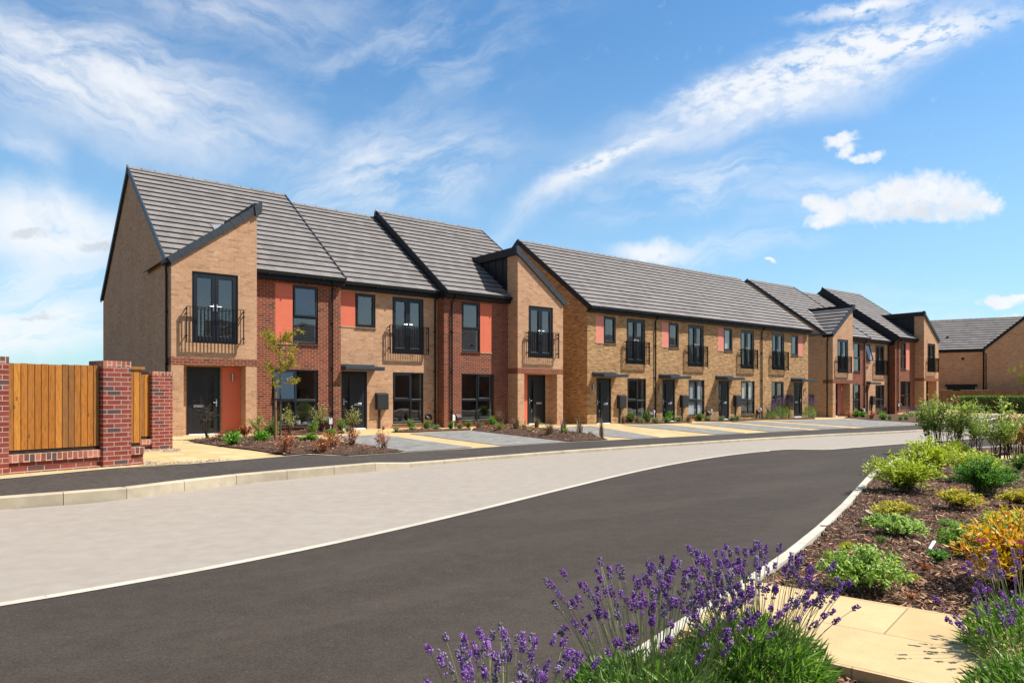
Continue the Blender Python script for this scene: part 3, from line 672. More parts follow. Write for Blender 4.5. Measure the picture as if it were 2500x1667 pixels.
PANEL_Z = (3.05, 5.08)
def house_bay(label, O, th, zb, mirror, brick, pan, step=.12, openw=None, cat='house', group=None, sidebox=False):
    """end house: brick front with a gabled entrance bay"""
    Wd = 5.78; mx = Wd if mirror else None
    rt = root('end_house', label, cat, (O[0], O[1], zb), th, group)
    YF, YB, YR, ZR = .675, 12.2, 6.3, 9.68
    bw = MB(mx)
    wall_open(bw, 0, 2.56, -.3, 5.27, 0, [(.35, 2.21, -.3, 2.2, .55), (.59, 1.97, 2.9, 5.09)])
    bw.poly([(0, 0, 5.27), (2.56, 0, 5.27), (2.56, 0, 7.19)])
    bw.poly([(2.56, 0, -.3), (2.56, YF + .03, -.3), (2.56, YF + .03, 7.22), (2.56, 0, 7.19)])
    wall_open(bw, .35, 2.21, -.3, 2.2, .55, [(.57, 1.58, -.3, 2.17, .12)])
    bw.build('bay_wall', brick, rt)
    bd = MB(mx); bd.box(-.004, 2.564, -.004, .0, 2.2, 2.43); bd.box(-.004, 0, 0, YF, 2.2, 2.43); bd.box(2.56, 2.564, 0, YF, 2.2, 2.43); bd.build('brick_band', 'red_brick', rt)
    gw = MB(mx)
    gw.poly([(0, 0, -.3), (0, YB, -.3), (0, YB, 5.3), (0, YR, ZR - .08), (0, .62, 5.36), (0, 0, 5.27)][::-1])
    gw.poly([(0, YB, -.3), (Wd, YB, -.3), (Wd, YB, 5.3), (0, YB, 5.3)])
    gw.build('gable_wall', brick, rt)
    fw = MB(mx)
    wall_open(fw, 2.56, Wd, -.3, 5.25, YF, [(3.41, 4.93, 3.05, 5.08), (3.30, 4.94, .2, 2.17)])
    fw.poly([(Wd, YF, -.3), (Wd, YB, -.3), (Wd, YB, 5.3), (Wd, YR, ZR - .05), (Wd, YF, 5.42)])
    fw.build('front_wall', 'red_brick', rt)
    interior(rt, 0, Wd, YF, YF + 4.5, mx)
    main_roof(rt, -.06, Wd + .05, YF - OV, YR, ZR, YB + .1, mx, 18)
    ridge_caps(rt, -.06, Wd + .05, YR, ZR + .05, mx)
    v = MB(mx); verge_strip(v, -.10, -.055, YF - OV - .02, EAVE - .01, YR, ZR); verge_strip(v, -.10, -.055, YB + .12, EAVE - .01, YR, ZR)
    v.prism([(YR - .14, ZR - .12), (YR, ZR + .13), (YR + .14, ZR - .12)], 'x', -.12, -.055); v.build('verge', 'verge_grey', rt)
    sv = MB(mx)                                                             # inner edge where the roof steps over the neighbour
    run, rise = YR - (YF - OV), ZR - EAVE; S = math.hypot(run, rise); c, s_ = run / S, rise / S
    q = [(-.03, -step), (S, -step), (S, .085), (-.03, .085)]
    sv.prism([(YF - OV + s * c - h * s_, EAVE + s * s_ + h * c) for s, h in q], 'x', Wd + .052, Wd + .09)
    if step > .2: sv.prism([(YR - .16, ZR - .2), (YR, ZR + .15), (YR + .16, ZR - .2)], 'x', Wd + .02, Wd + .12)
    sv.build('step_verge', 'dark_cladding' if step > .2 else 'verge_grey', rt)
    # bay roof, its tiles falling to the outer side
    br = MB(); courses(br, *((-.06, 3.25) if mirror else (-3.25, .06)), -.09, EAVE - .04, 2.62, EAVE - .04 + 2.71 * .745, 8)
    bo = br.build('bay_roof', 'roof_tile', rt)
    bo.rotation_euler = (0, 0, R(90) if mirror else R(-90)); bo.location = (Wd if mirror else 0, 0, 0)
    bv = MB(mx); ang = math.atan(.745); n = 9; L = math.hypot(2.75, 2.75 * .745); g = L / n
    for i in range(n):
        a, b = i * g, (i + 1) * g - .008; q = [(a, -.15), (b, -.15), (b, .06), (a, .075)]
        bv.prism([(-.10 + s * math.cos(ang) - h * math.sin(ang), EAVE - .04 + s * math.sin(ang) + h * math.cos(ang)) for s, h in q], 'y', -.085, .02)
    bv.prism([(2.50, 7.06), (2.70, 7.20), (2.70, 7.52), (2.60, 7.50), (2.46, 7.36)], 'y', -.12, .03); bv.build('bay_verge', 'verge_grey', rt)
    ck = MB(mx); ck.poly([(2.56, YF + .03, 5.2), (2.56, YF + .03, 7.2), (2.56, 3.3, 7.2), (2.56, 3.3, 5.2)])
    for k in range(5): yy = YF + .35 + k * .5; ck.box(2.56, 2.585, yy, yy + .03, 5.3, 7.2)
    ck.box(2.47, 2.70, -.03, 3.25, 7.16, 7.48)
    ck.build('bay_cheek', 'dark_cladding', rt)
    if not mirror:
        zz_ = lambda yy: EAVE + (ZR - EAVE) / (YR - YF + OV) * (yy - YF + OV) + .09
        lead_patch(rt, [(1.95, 2.45, zz_(2.45)), (2.3, 2.65, zz_(2.65)), (2.28, 2.92, zz_(2.92)), (1.92, 2.86, zz_(2.86))], mx)
    if mirror: lead_patch(rt, [(2.75, 2.72, 5.42 + .745 * (2.72 - .575) + .075), (3.25, 2.8, 5.42 + .745 * (2.8 - .575) + .075), (3.15, 3.25, 5.42 + .745 * (3.25 - .575) + .075), (2.62, 3.3, 5.42 + .745 * (3.3 - .575) + .075)], mx)
    gutter(rt, 2.57, Wd + .05, YF - OV - .04, EAVE, mx)
    gs = MB(mx); gs.prism([(-.15, 5.36), (-.15, 5.31), (-.11, 5.265), (-.05, 5.255), (-.0, 5.29), (-.0, 5.36)], 'y', -.06, .66); gs.box(-.03, .0, .0, .66, 5.2, 5.40); gs.build('side_gutter', 'gutter_black', rt)
    downpipe(rt, [(-.075, .30, 5.27), (-.075, .30, 5.1), (-.055, .36, 4.95), (-.055, .36, -.1)], mx, side=1)
    downpipe(rt, [(5.38, YF - .27, 5.34), (5.38, YF - .27, 5.24), (5.44, YF - .06, 5.02), (5.44, YF - .06, -.1)], mx)
    french(rt, .59, 1.97, 2.9, 5.09, 0, mx)
    panel(rt, 3.41, 4.01, 3.05, 5.08, YF, mx, pan)
    window(rt, 4.01, 4.93, 3.05, 5.08, YF, mx, rows=(3.98,), sash=() if openw else ((0, 1),), opened=(0, 1, 2.5) if openw else None)
    window(rt, 3.30, 4.94, .2, 2.17, YF, mx, cols=(4.14,), rows=(1.08,), sash=((0, 1),), opened=(0, 1, 6) if openw == 2 else None)
    door(rt, .57, 1.58, .02, 2.17, .55, mx, flip=True)
    cp = MB(mx); cp.box(1.63, 2.205, .50, .55, .17, 2.185); cpo = cp.build('porch_panel', pan, rt)
    lamp(rt, 1.93, 1.85, .50, mx)
    fl = MB(mx); fl.box(.35, 2.21, .0, .68, -.2, .012); fl.build('porch_step', 'yellow_slab', rt)
    if sidebox:
        sb = MB(mx); sb.prism([(-.19, .78), (-.0, .76), (-.0, 1.42), (-.17, 1.40)], 'y', 1.3, 1.76); sb.build('meter_box', 'grey_box', rt)
    vent(rt, 5.02, 5.24, .3, .52, YF, mx); tap_box(rt, 5.30, 5.44, .26, .5, YF, mx)
    return rt

def house_mid(label, O, th, zb, brick, pan, opened=None):
    """middle house set back between the two brick fronts"""
    Wd = 4.40; mx = None; YF = 1.165; YB = 12.2; YR, ZR = 6.5, EAVE + .745 * (6.5 - 1.065)
    rt = root('terraced_house', label, 'house', (O[0], O[1], zb), th)
    fw = MB(); wall_open(fw, 0, Wd, -.3, 5.25, YF, [(.24, .82, 3.82, 5.09), (.82, 1.64, 3.82, 5.09), (2.36, 3.76, 2.9, 5.09), (2.38, 3.76, .18, 2.17), (.25, 1.29, -.3, 2.17)])
    fw.build('front_wall', brick, rt)
    bw = MB(); bw.poly([(0, YB, -.3), (Wd, YB, -.3), (Wd, YB, 5.3), (0, YB, 5.3)]); bw.build('back_wall', brick, rt)
    interior(rt, 0, Wd, YF, YF + 4.5, mx)
    main_roof(rt, 0, Wd, YF - OV, YR, ZR, YB + .1, mx, 17); ridge_caps(rt, .06, Wd, YR, ZR + .05, mx)
    gutter(rt, .07, Wd, YF - OV - .04, EAVE, mx)
    downpipe(rt, [(4.25, YF - .27, 5.33), (4.25, YF - .27, 5.22), (4.26, YF - .06, 5.1), (4.26, YF - .06, -.1)], mx)
    panel(rt, .24, .80, 3.82, 5.09, YF, mx, pan)
    window(rt, .82, 1.64, 3.82, 5.09, YF, mx, sash=() if opened else ((0, 0),), opened=(0, 0, 14) if opened else None)
    french(rt, 2.36, 3.76, 2.9, 5.09, YF, mx)
    window(rt, 2.38, 3.76, .18, 2.17, YF, mx, cols=(3.2,), rows=(1.08,), sash=((0, 1),))
    door(rt, .25, 1.29, .02, 2.17, YF + .04, mx); canopy(rt, .08, 1.62, YF, 2.19, mx)
    meter_box(rt, 1.62, 2.10, .74, 1.38, YF, mx); vent(rt, 3.83, 4.07, .3, .52, YF, mx)
    return rt

def house_row(label, O, th, zb, Wd, mirror, gable, pan, blinds=0, pipe=True):
    """plain two-storey house of the long golden row"""
    mx = Wd if mirror else None; k = .1 if mirror else 0; brick = 'golden_brick'; YB, YR, ZR = 9.8, 4.9, 9.22
    rt = root('terraced_house', label, 'house', (O[0], O[1], zb), th)
    fw = MB(mx); wall_open(fw, 0, Wd, -.3, 5.25, 0, [(.55 + k, 1.08 + k, 3.8, 5.05), (1.08 + k, 1.88 + k, 3.8, 5.05), (2.64 + k, 3.97 + k, 2.88, 5.06), (2.69 + k, 4.03 + k, .27, 2.17), (.59 + k, 1.57 + k, -.3, 2.17)])
    fw.build('front_wall', brick, rt)
    bw = MB(mx); bw.poly([(0, YB, -.3), (Wd, YB, -.3), (Wd, YB, 5.3), (0, YB, 5.3)]); bw.build('back_wall', brick, rt)
    if gable:
        gw = MB(mx); gw.poly([(0, 0, -.3), (0, YB, -.3), (0, YB, 5.3), (0, YR, ZR - .08), (0, 0, 5.36)][::-1]); gw.build('gable_wall', brick, rt)
        v = MB(mx); verge_strip(v, -.10, -.055, -OV - .02, EAVE - .01, YR, ZR, .17); verge_strip(v, -.10, -.055, YB + .12, EAVE - .01, YR, ZR, .17)
        v.prism([(YR - .16, ZR - .2), (YR, ZR + .15), (YR + .16, ZR - .2)], 'x', -.12, -.04); v.build('verge', 'dark_cladding', rt)
    interior(rt, 0, Wd, 0, 4.5, mx)
    x0 = -.06 if gable else 0
    main_roof(rt, x0, Wd, -OV, YR, ZR, YB + .1, mx, 16); ridge_caps(rt, x0, Wd, YR, ZR + .05, mx); gutter(rt, x0, Wd, -OV - .04, EAVE, mx)
    panel(rt, .55 + k, 1.07 + k, 3.8, 5.05, 0, mx, pan)
    window(rt, 1.08 + k, 1.88 + k, 3.8, 5.05, 0, mx, sash=((0, 0),), blind=(3.9, 4.95) if blinds == 2 else None)
    french(rt, 2.64 + k, 3.97 + k, 2.88, 5.06, 0, mx, blind=blinds == 2)
    window(rt, 2.69 + k, 4.03 + k, .27, 2.17, 0, mx, cols=(3.46 + k,), rows=(1.08,), sash=((0, 1),), blind={0: None, 1: (.36, 2.1), 2: (1.02, 2.1)}[blinds])
    door(rt, .59 + k, 1.57 + k, .02, 2.17, .04, mx); canopy(rt, .33 + k, 1.92 + k, 0, 2.19, mx)
    meter_box(rt, 1.96 + k, 2.44 + k, .74, 1.38, 0, mx); vent(rt, 4.20 + k, 4.46 + k, .3, .54, 0, mx)
    if not mirror: tap_box(rt, 4.52, 4.60, .48, .64, 0, mx)
    lamp(rt, .34 + k, 1.72, 0, mx)
    if pipe: downpipe(rt, [(Wd - .02, -.27, 5.34), (Wd - .02, -.27, 5.22), (Wd + .0, -.06, 5.05), (Wd + .0, -.06, -.1)], mx)
    return rt

TH1 = math.atan2(.62, .7846); TH3 = R(37.4)
O1 = Vector((-10.273, 21.384)); O2 = Vector((3.45, 32.5)); O3 = Vector((20.8, 46.0))
def along(O, th, u): return (O.x + math.cos(th) * u, O.y + math.sin(th) * u)
house_bay('nearest house, buff gabled entrance bay with dark door and coral panel beside the fence', O1, TH1, .16, False, 'buff_brick', 'coral_panel', .10, 2)
house_mid('buff brick house with canopy and square upstairs window between the two nearest red fronts', along(O1, TH1, 5.78), TH1, .16, 'buff_brick', 'coral_panel')
house_bay('house with red brick front and dark-sided bay just before the golden brick row', along(O1, TH1, 10.18), TH1, .16, True, 'buff_brick', 'coral_panel', .40)
house_row('golden brick house with exposed side gable, first of the long row', O2, TH1, .09, 4.68, False, True, 'pink_panel')
house_row('golden brick house with white blinds in both panes of its ground floor window', along(O2, TH1, 4.68), TH1, .09, 4.68, False, False, 'pink_panel', 1, False)
house_row('golden brick house with half-lowered ground floor blinds and blinds behind its balcony', along(O2, TH1, 9.36), TH1, .09, 4.68, False, False, 'pink_panel', 2)
house_row('golden brick house with reversed front, pink panel right of its window at row end', along(O2, TH1, 14.04), TH1, .09, 5.2, True, False, 'pink_panel', 0, False)
house_bay('far house whose tiled bay roof faces the street, beyond the golden row', O3, TH3, .04, False, 'buff_brick', 'pink_panel', .10, sidebox=True)
house_mid('small far buff house with its upstairs window tilted open', along(O3, TH3, 5.78), TH3, .05, 'buff_brick', 'pink_panel', True)
house_bay('last house of the street with dark-clad bay side and pink door panel', along(O3, TH3, 10.18), TH3, .36, True, 'buff_brick', 'pink_panel', .72)


def house_opposite(label, x, y, rz, wd):
    rt = root('terraced_house', label, 'house', (x, y, 0), rz, 'houses across the street')
    w = MB(); wall_open(w, 0, wd, -.2, 5.3, 0, [(1, 2.2, 3.2, 4.6), (3.4, 4.6, 3.2, 4.6), (.9, 1.9, -.2, 2.1), (3.2, 4.8, .6, 2.1)])
    for xx in (0, wd): w.poly([(xx, 0, -.2), (xx, 9, -.2), (xx, 9, 5.3), (xx, 4.5, 8.7), (xx, 0, 5.3)])
    w.poly([(0, 9, -.2), (wd, 9, -.2), (wd, 9, 5.3), (0, 9, 5.3)]); w.build('wall', 'red_brick', rt)
    r_ = MB(); courses(r_, -.1, wd + .1, -.18, EAVE, 4.5, 8.8, 15); r_.poly([(-.1, 4.5, 8.8), (wd + .1, 4.5, 8.8), (wd + .1, 9.1, EAVE), (-.1, 9.1, EAVE)]); r_.build('roof', 'roof_tile', rt); gutter(rt, 0, wd, -.22, EAVE, None)
    for a, b, c, d in ((1, 2.2, 3.2, 4.6), (3.4, 4.6, 3.2, 4.6), (3.2, 4.8, .6, 2.1)): window(rt, a, b, c, d, 0, None, cols=((a + b) / 2,), lining=False)
    door(rt, .9, 1.9, .02, 2.1, .04, None); return rt
for k in range(9):
    q = -18 + k * 6.2; house_opposite('brick house across the street, seen only as a reflection in the windows', 38.0 + .6 * (q + 6.2), 9.0 + .8 * (q + 6.2), R(-127), 6.2)

# ------------------------------------------------------------------ ground, roads, paving
def sheet(name, pts, mat, dz=0.0, kind='structure'):
    bm = bmesh.new(); vs = [bm.verts.new((p[0], p[1], p[2] + dz)) for p in pts]; f = bm.faces.new(vs)
    if f.normal.z < 0 or True: bm.normal_update()
    if f.normal.z < 0: bmesh.ops.reverse_faces(bm, faces=[f])
    bmesh.ops.triangulate(bm, faces=bm.faces[:])
    me = bpy.data.meshes.new(name); bm.to_mesh(me); bm.free(); me.materials.append(MATS[mat])
    o = bpy.data.objects.new(name, me); COL.objects.link(o); o['kind'] = kind; return o
V = Vector
g_ = MB(); g_.poly([(-900, -900, -.06), (900, -900, -.06), (900, 900, -.06), (-900, 900, -.06)]); struct(g_.build('ground', 'earth'))

kb = [W(*p, 0.0) for p in ((34, 1241), (228, 1227.7), (392, 1206.6), (532, 1187.5), (700, 1170), (853, 1156), (930, 1148))]
kb += [W(*p, 0.0) for p in ((1015, 1139), (1130, 1128), (1262, 1117), (1380, 1107.5), (1499.5, 1099), (1630, 1090), (1836, 1076.5), (2027, 1065), (2253, 1053.5), (2406, 1041), (2500, 1034))]
kb = [V((-24, -7.5, 0)), V((-12.5, 3.0, 0))] + kb + [V((46, 56, 0)), V((75, 78, 0))]
kerb = []                                                                  # smooth the set-out line
for i in range(len(kb) - 1):
    p0 = kb[max(i - 1, 0)]; p1 = kb[i]; p2 = kb[i + 1]; p3 = kb[min(i + 2, len(kb) - 1)]
    n = max(2, int((p2 - p1).length / .3))
    for k in range(n):
        t = k / n
        kerb.append(.5 * ((2 * p1) + (p2 - p0) * t + (2 * p0 - 5 * p1 + 4 * p2 - p3) * t * t + (3 * p1 - p0 - 3 * p2 + p3) * t ** 3))
kerb.append(kb[-1])
def resample(pl, step):
    out = [pl[0].copy()]; need = step; i = 0; cur = pl[0].copy()
    while i < len(pl) - 1:
        d = (pl[i + 1] - cur); L = d.length
        if L >= need: cur = cur + d * (need / L); out.append(cur.copy()); need = step
        else: need -= L; i += 1; cur = pl[i].copy()
    return out
def nrm2(a, b):
    d = (b - a).normalized(); return V((-d.y, d.x, 0))
def kerb_h(p):
    return .16 - .085 * smoothstep(-2.7, -1.75, p.x)
ks = resample(kerb, .915)
m = MB()
for a, b in zip(ks[:-1], ks[1:]):
    n = nrm2(a, b); d = (b - a).normalized() * .004; ha, hb = kerb_h(a), kerb_h(b); a2, b2 = a + d, b - d
    lo = V((0, 0, -.05))
    for k in range(6):
        pass
    A = [a2 + lo, a2 + V((0, 0, ha - .018)), a2 + n * .022 + V((0, 0, ha)), a2 + n * .125 + V((0, 0, ha)), a2 + n * .125 + lo]
    B = [b2 + lo, b2 + V((0, 0, hb - .018)), b2 + n * .022 + V((0, 0, hb)), b2 + n * .125 + V((0, 0, hb)), b2 + n * .125 + lo]
    for k in range(4): m.poly([A[k], B[k], B[k + 1], A[k + 1]])
    m.poly(A[::-1]); m.poly(B)
struct(m.build('kerb', 'kerb_concrete'))
m = MB()                                                                   # dark bedding seen in the joints
for a, b in zip(ks[:-1], ks[1:]):
    n = nrm2(a, b); ha, hb = kerb_h(a) - .012, kerb_h(b) - .012
    m.poly([a + n * .006 + V((0, 0, -.05)), b + n * .006 + V((0, 0, -.05)), b + n * .006 + V((0, 0, hb - .02)), a + n * .006 + V((0, 0, ha - .02))])
    m.poly([a + n * .006 + V((0, 0, ha - .02)), b + n * .006 + V((0, 0, hb - .02)), b + n * .12 + V((0, 0, hb)), a + n * .12 + V((0, 0, ha))])
struct(m.build('kerb_bedding', 'dark_gap'))

struct(sheet('road', [p + V((0, 0, 0)) for p in kerb[::3] + [kerb[-1]]] + [V((90, -60, 0)), V((-60, -60, 0)), V((-60, -10, 0))], 'road_pale'))
# footpath of dark tarmac behind the kerb
inner_px = [(0, 1170), (150, 1155), (344.5, 1136.9), (440, 1134.5), (560, 1125), (697, 1113.6), (761, 1108), (800, 1110), (849.5, 1113.4), (920, 1109), (987, 1104), (1080, 1099), (1175, 1093), (1270, 1086.5), (1382, 1079.3), (1487, 1074.5), (1610, 1068.6), (1737, 1062), (1870, 1055.3), (1997, 1049), (2112, 1044), (2262, 1035.5), (2360, 1029), (2500, 1021)]
inner = [V((-20, -1.0, .3)), V((-9.4, 7.4, .28))] + [W(*p) for p in inner_px] + [V((48, 60, .05)), V((72, 80, .05))]
kback = []
for a, b in zip(ks[:-1], ks[1:]): kback.append(a + nrm2(a, b) * .123 + V((0, 0, kerb_h(a) - .004)))
m = MB()
def proj_strip(m, A, B, mi=0):
    """join two lines of different point counts"""
    i = j = 0
    while i < len(A) - 1 or j < len(B) - 1:
        if j == len(B) - 1 or (i < len(A) - 1 and (A[i + 1] - B[j]).length < (A[i] - B[j + 1]).length):
            m.poly([A[i], A[i + 1], B[j]], mi); i += 1
        else:
            m.poly([A[i], B[j + 1], B[j]], mi); j += 1
proj_strip(m, kback, resample(inner, .9) + [inner[-1]])
struct(m.build('footpath', 'tarmac_path'))
m = MB(); ir = resample(inner, .6)                                         # pale edging along the back of the footpath
for a, b in zip(ir[5:-1], ir[6:]):
    n = nrm2(a, b); m.poly([a - n * .01 + V((0, 0, .006)), b - n * .01 + V((0, 0, .006)), b + n * .05 + V((0, 0, .006)), a + n * .05 + V((0, 0, .006))])
struct(m.build('path_edging', 'edging_pale'))

# front gardens: yellow slabs under everything, then grey parking bays
yel = [V(p) for p in inner] + [V((72, 110, .05)), V((36, 90, .05)), V((10, 60, .05)), V((-12, 45, .14)), V((-24, 30, .2)), V((-30, 8, .3))]
def L(O, th, u, y): return V((O.x + math.cos(th) * u - math.sin(th) * y, O.y + math.sin(th) * u + math.cos(th) * y, 0))
ysheet = MB(); back = [V((-20, 0, .3)), V((-9.6, 9, .28)), V((-8.2, 14.6, .28)), V((-11.0, 21.0, .2)), L(O1, TH1, .2, 1.6), L(O1, TH1, 6, 2), L(O1, TH1, 15.6, 2), L(O1, TH1, 16.2, 7), L(O2, TH1, -.4, 7), L(O2, TH1, .4, 2), L(O2, TH1, 19, 2), L(O2, TH1, 19.6, 7), L(O3, TH3, -.4, 7), L(O3, TH3, .4, 2), L(O3, TH3, 15.5, 2), V((38, 61, .0)), V((50, 70, 0)), V((72, 96, .05))]
def grid_between(m, A, B, na, nb, dz=0.0):
    def at(pl, t):
        L = [0]
        for a, b in zip(pl[:-1], pl[1:]): L.append(L[-1] + (b - a).length)
        s = t * L[-1]
        for k in range(len(pl) - 1):
            if s <= L[k + 1] + 1e-9: return pl[k].lerp(pl[k + 1], (s - L[k]) / max(1e-9, L[k + 1] - L[k]))
        return pl[-1]
    P = [[None] * (nb + 1) for _ in range(na + 1)]
    for i in range(na + 1):
        a, b = at(A, i / na), at(B, i / na)
        for j in range(nb + 1):
            p = a.lerp(b, j / nb)
            if j: p.z = G(p.x, p.y)
            p.z += dz; P[i][j] = p
    for i in range(na):
        for j in range(nb): m.poly([P[i][j], P[i + 1][j], P[i + 1][j + 1], P[i][j + 1]])
inner_f = resample(inner, .5)
grid_between(ysheet, inner_f, back, 140, 20)
struct(ysheet.build('front_paving', 'yellow_slab'))
bays = [
    [(800, 1066), (824, 1064.5), (933, 1062), (1155, 1092.5), (1080, 1098), (990, 1103), (900, 1090)],
    [(999.5, 1059.2), (1080, 1054), (1150, 1051.2), (1384, 1078.8), (1300, 1083.6), (1229, 1088.8)],
    [(1330, 1045.5), (1440, 1039.5), (1612, 1067.8), (1550, 1071), (1484, 1066), (1400, 1055)],
    [(1519, 1038), (1629, 1036.7), (1820, 1057.0), (1746, 1060.7)],
    [(1675.5, 1033.2), (1759, 1031.3), (1976, 1049.2), (1880, 1054)],
    [(1783, 1030.2), (1851, 1028.2), (2083, 1044.8), (2006, 1048)],
    [(1875, 1027.2), (2058, 1022.5), (2130, 1026), (2261, 1033.6), (2180, 1039.3), (2114, 1043)],
    [(2180, 1018.5), (2300, 1013), (2500, 1006), (2500, 1017), (2380, 1024), (2290, 1027)],
]
for bpx in bays: struct(sheet('driveway', [W(*p) for p in bpx], 'grey_block', .012))

# dark road and its pale flush edging
st_px = [(0, 1501), (344, 1428.5), (600, 1377), (898, 1315), (1121, 1261), (1344, 1203), (1600, 1141), (1790, 1109), (1870, 1101), (1928, 1097), (2020, 1098.3), (2120, 1090.5), (2234, 1081), (2339, 1074.5), (2500, 1060)]
strip = [V((-14, -1.5, 0)), V((-7, 2.4, 0))] + [W(*p, 0.0) for p in st_px] + [V((60, 62, 0))]
strip = resample(strip, .3)
for _ in range(2):
    strip = [p if i < 6 or i > len(strip) - 7 or 6.6 < p.x < 9.2 else sum((strip[q] for q in range(i - 5, i + 6)), V((0, 0, 0))) / 11 for i, p in enumerate(strip)]
bedk_px = [(1622, 1551), (1760, 1460), (1904, 1365), (1990, 1295), (2052, 1238), (2126, 1157), (2178, 1128), (2226, 1111)]
bedk = [W(*p, .03) for p in bedk_px]; d0 = (bedk[0] - bedk[1]).normalized()
bedk = [bedk[0] + d0 * 9, bedk[0] + d0 * 4] + bedk + [V((10.2, 17.5, .03)), V((11.4, 18.3, .03)), V((13.2, 19.1, .03)), V((17, 21.6, .03)), V((30, 31, .03))]
struct(sheet('dark_road', [p + V((0, 0, 0)) for p in strip] + [V((p.x, p.y, 0)) for p in bedk[::-1]] + [V((-14, -8, 0))], 'tarmac_dark', .005))
m = MB(); 
def crom(pl, step=.3):
    o = []
    for i in range(len(pl) - 1):
        p0 = pl[max(i - 1, 0)]; p1 = pl[i]; p2 = pl[i + 1]; p3 = pl[min(i + 2, len(pl) - 1)]; n = max(2, int((p2 - p1).length / step))
        for k in range(n):
            t = k / n; o.append(.5 * ((2 * p1) + (p2 - p0) * t + (2 * p0 - 5 * p1 + 4 * p2 - p3) * t * t + (3 * p1 - p0 - 3 * p2 + p3) * t ** 3))
    return o + [pl[-1]]
sr = strip
for a, b in zip(sr[:-1], sr[1:]):
    n = nrm2(a, b); w = .10
    m.poly([a - n * .0 + V((0, 0, .010)), b + V((0, 0, .010)), b + n * w + V((0, 0, .010)), a + n * w + V((0, 0, .010))])
struct(m.build('road_edging', 'edging_pale'))
m = MB(); br_ = resample(bedk, .46)
for a, b in zip(br_[:-1], br_[1:]):
    n = nrm2(a, b); d = (b - a).normalized() * .003; a2, b2 = a + d, b - d; h = V((0, 0, .045)); lo = V((0, 0, -.05)); w = .10
    A = [a2 + lo, a2 + h - V((0, 0, .012)), a2 - n * .012 + h, a2 - n * w + h, a2 - n * w + lo]; B = [b2 + lo, b2 + h - V((0, 0, .012)), b2 - n * .012 + h, b2 - n * w + h, b2 - n * w + lo]
    for k in range(4): m.poly([A[k], A[k + 1], B[k + 1], B[k]])
    m.poly(A); m.poly(B[::-1])
struct(m.build('bed_kerb', 'edging_pale'))

# planting beds
def inside(p, poly):
    c = False; n = len(poly); j = n - 1
    for i in range(n):
        a, b = poly[i], poly[j]
        if (a[1] > p[1]) != (b[1] > p[1]) and p[0] < (b[0] - a[0]) * (p[1] - a[1]) / (b[1] - a[1]) + a[0]: c = not c
        j = i
    return c
flag = [W(*p, .1) for p in ((1923, 1431), (2085, 1459), (2294, 1496), (2500, 1529))]
fdir = (flag[3] - flag[1]).normalized(); flag_lo = [W(*p, .1) for p in ((2081, 1631), (2178, 1654))]
fn = V((fdir.y, -fdir.x, 0)); fw_ = (flag_lo[0] - flag[1]).dot(fn)

def hit(p, d):
    for a, b in zip(bedk[:-1], bedk[1:]):
        e = b - a; den = d.x * e.y - d.y * e.x
        if abs(den) < 1e-9: continue
        t = ((a.x - p.x) * e.y - (a.y - p.y) * e.x) / den; u = ((a.x - p.x) * d.y - (a.y - p.y) * d.x) / den
        if 0 <= u <= 1 and t > 0: return p + d * (t - .11 / abs(d.dot(nrm2(a, b))))
    return p
F0 = hit(flag[1], -fdir); F3 = hit(flag[1] + fn * fw_, -fdir); F1 = flag[1] + fdir * 7
FLAG = [F0, F1, F1 + fn * fw_, F3]
path2 = [W(*p, .1) for p in ((2440, 1111), (2500, 1111), (2500, 1125), (2432, 1124))]; path2[1] += V((5, 0, 0)); path2[2] += V((5, 0, 0))
BED = [p - nrm2(bedk[max(i - 1, 0)], bedk[min(i + 1, len(bedk) - 1)]) * .10 for i, p in enumerate(bedk)] + [V((34, 20, 0)), V((20, -6, 0)), V((-2, -6, 0))]
def bed_z(x, y):
    if inside((x, y), FLAG): return .035
    z = .055 + .035 * noise.noise(V((x * 1.1, y * 1.1, 3.0))) + .018 * noise.noise(V((x * 4, y * 4, 7.0)))
    return z
m = MB(); cell = .11; idx = {}
for i in range(int(-2 / cell), int(13.5 / cell)):
    for j in range(int(1.2 / cell), int(20.5 / cell)):
        x, y = i * cell, j * cell
        if x > y * .85 + 1.5 or not inside((x + cell / 2, y + cell / 2), BED): continue
        q = []
        for di, dj in ((0, 0), (1, 0), (1, 1), (0, 1)):
            k = (i + di, j + dj)
            if k not in idx: xx, yy = k[0] * cell, k[1] * cell; idx[k] = m.vert((xx, yy, bed_z(xx, yy)))
            q.append(idx[k])
        m.f.append(q); m.mi.append(0)
struct(m.build('planting_bed', 'mulch_bed', smooth=True))
far = MB(); far.poly([(p.x, p.y, .02) for p in BED]); struct(far.build('planting_soil', 'mulch_bed'))
fs = MB(); fs.prism([(p.x, p.y) for p in FLAG], 'z', .0, .10); struct(fs.build('garden_path', 'cream_flag'))
fs = MB(); fs.prism([(p.x, p.y) for p in path2], 'z', .0, .10); struct(fs.build('garden_path', 'cream_flag'))

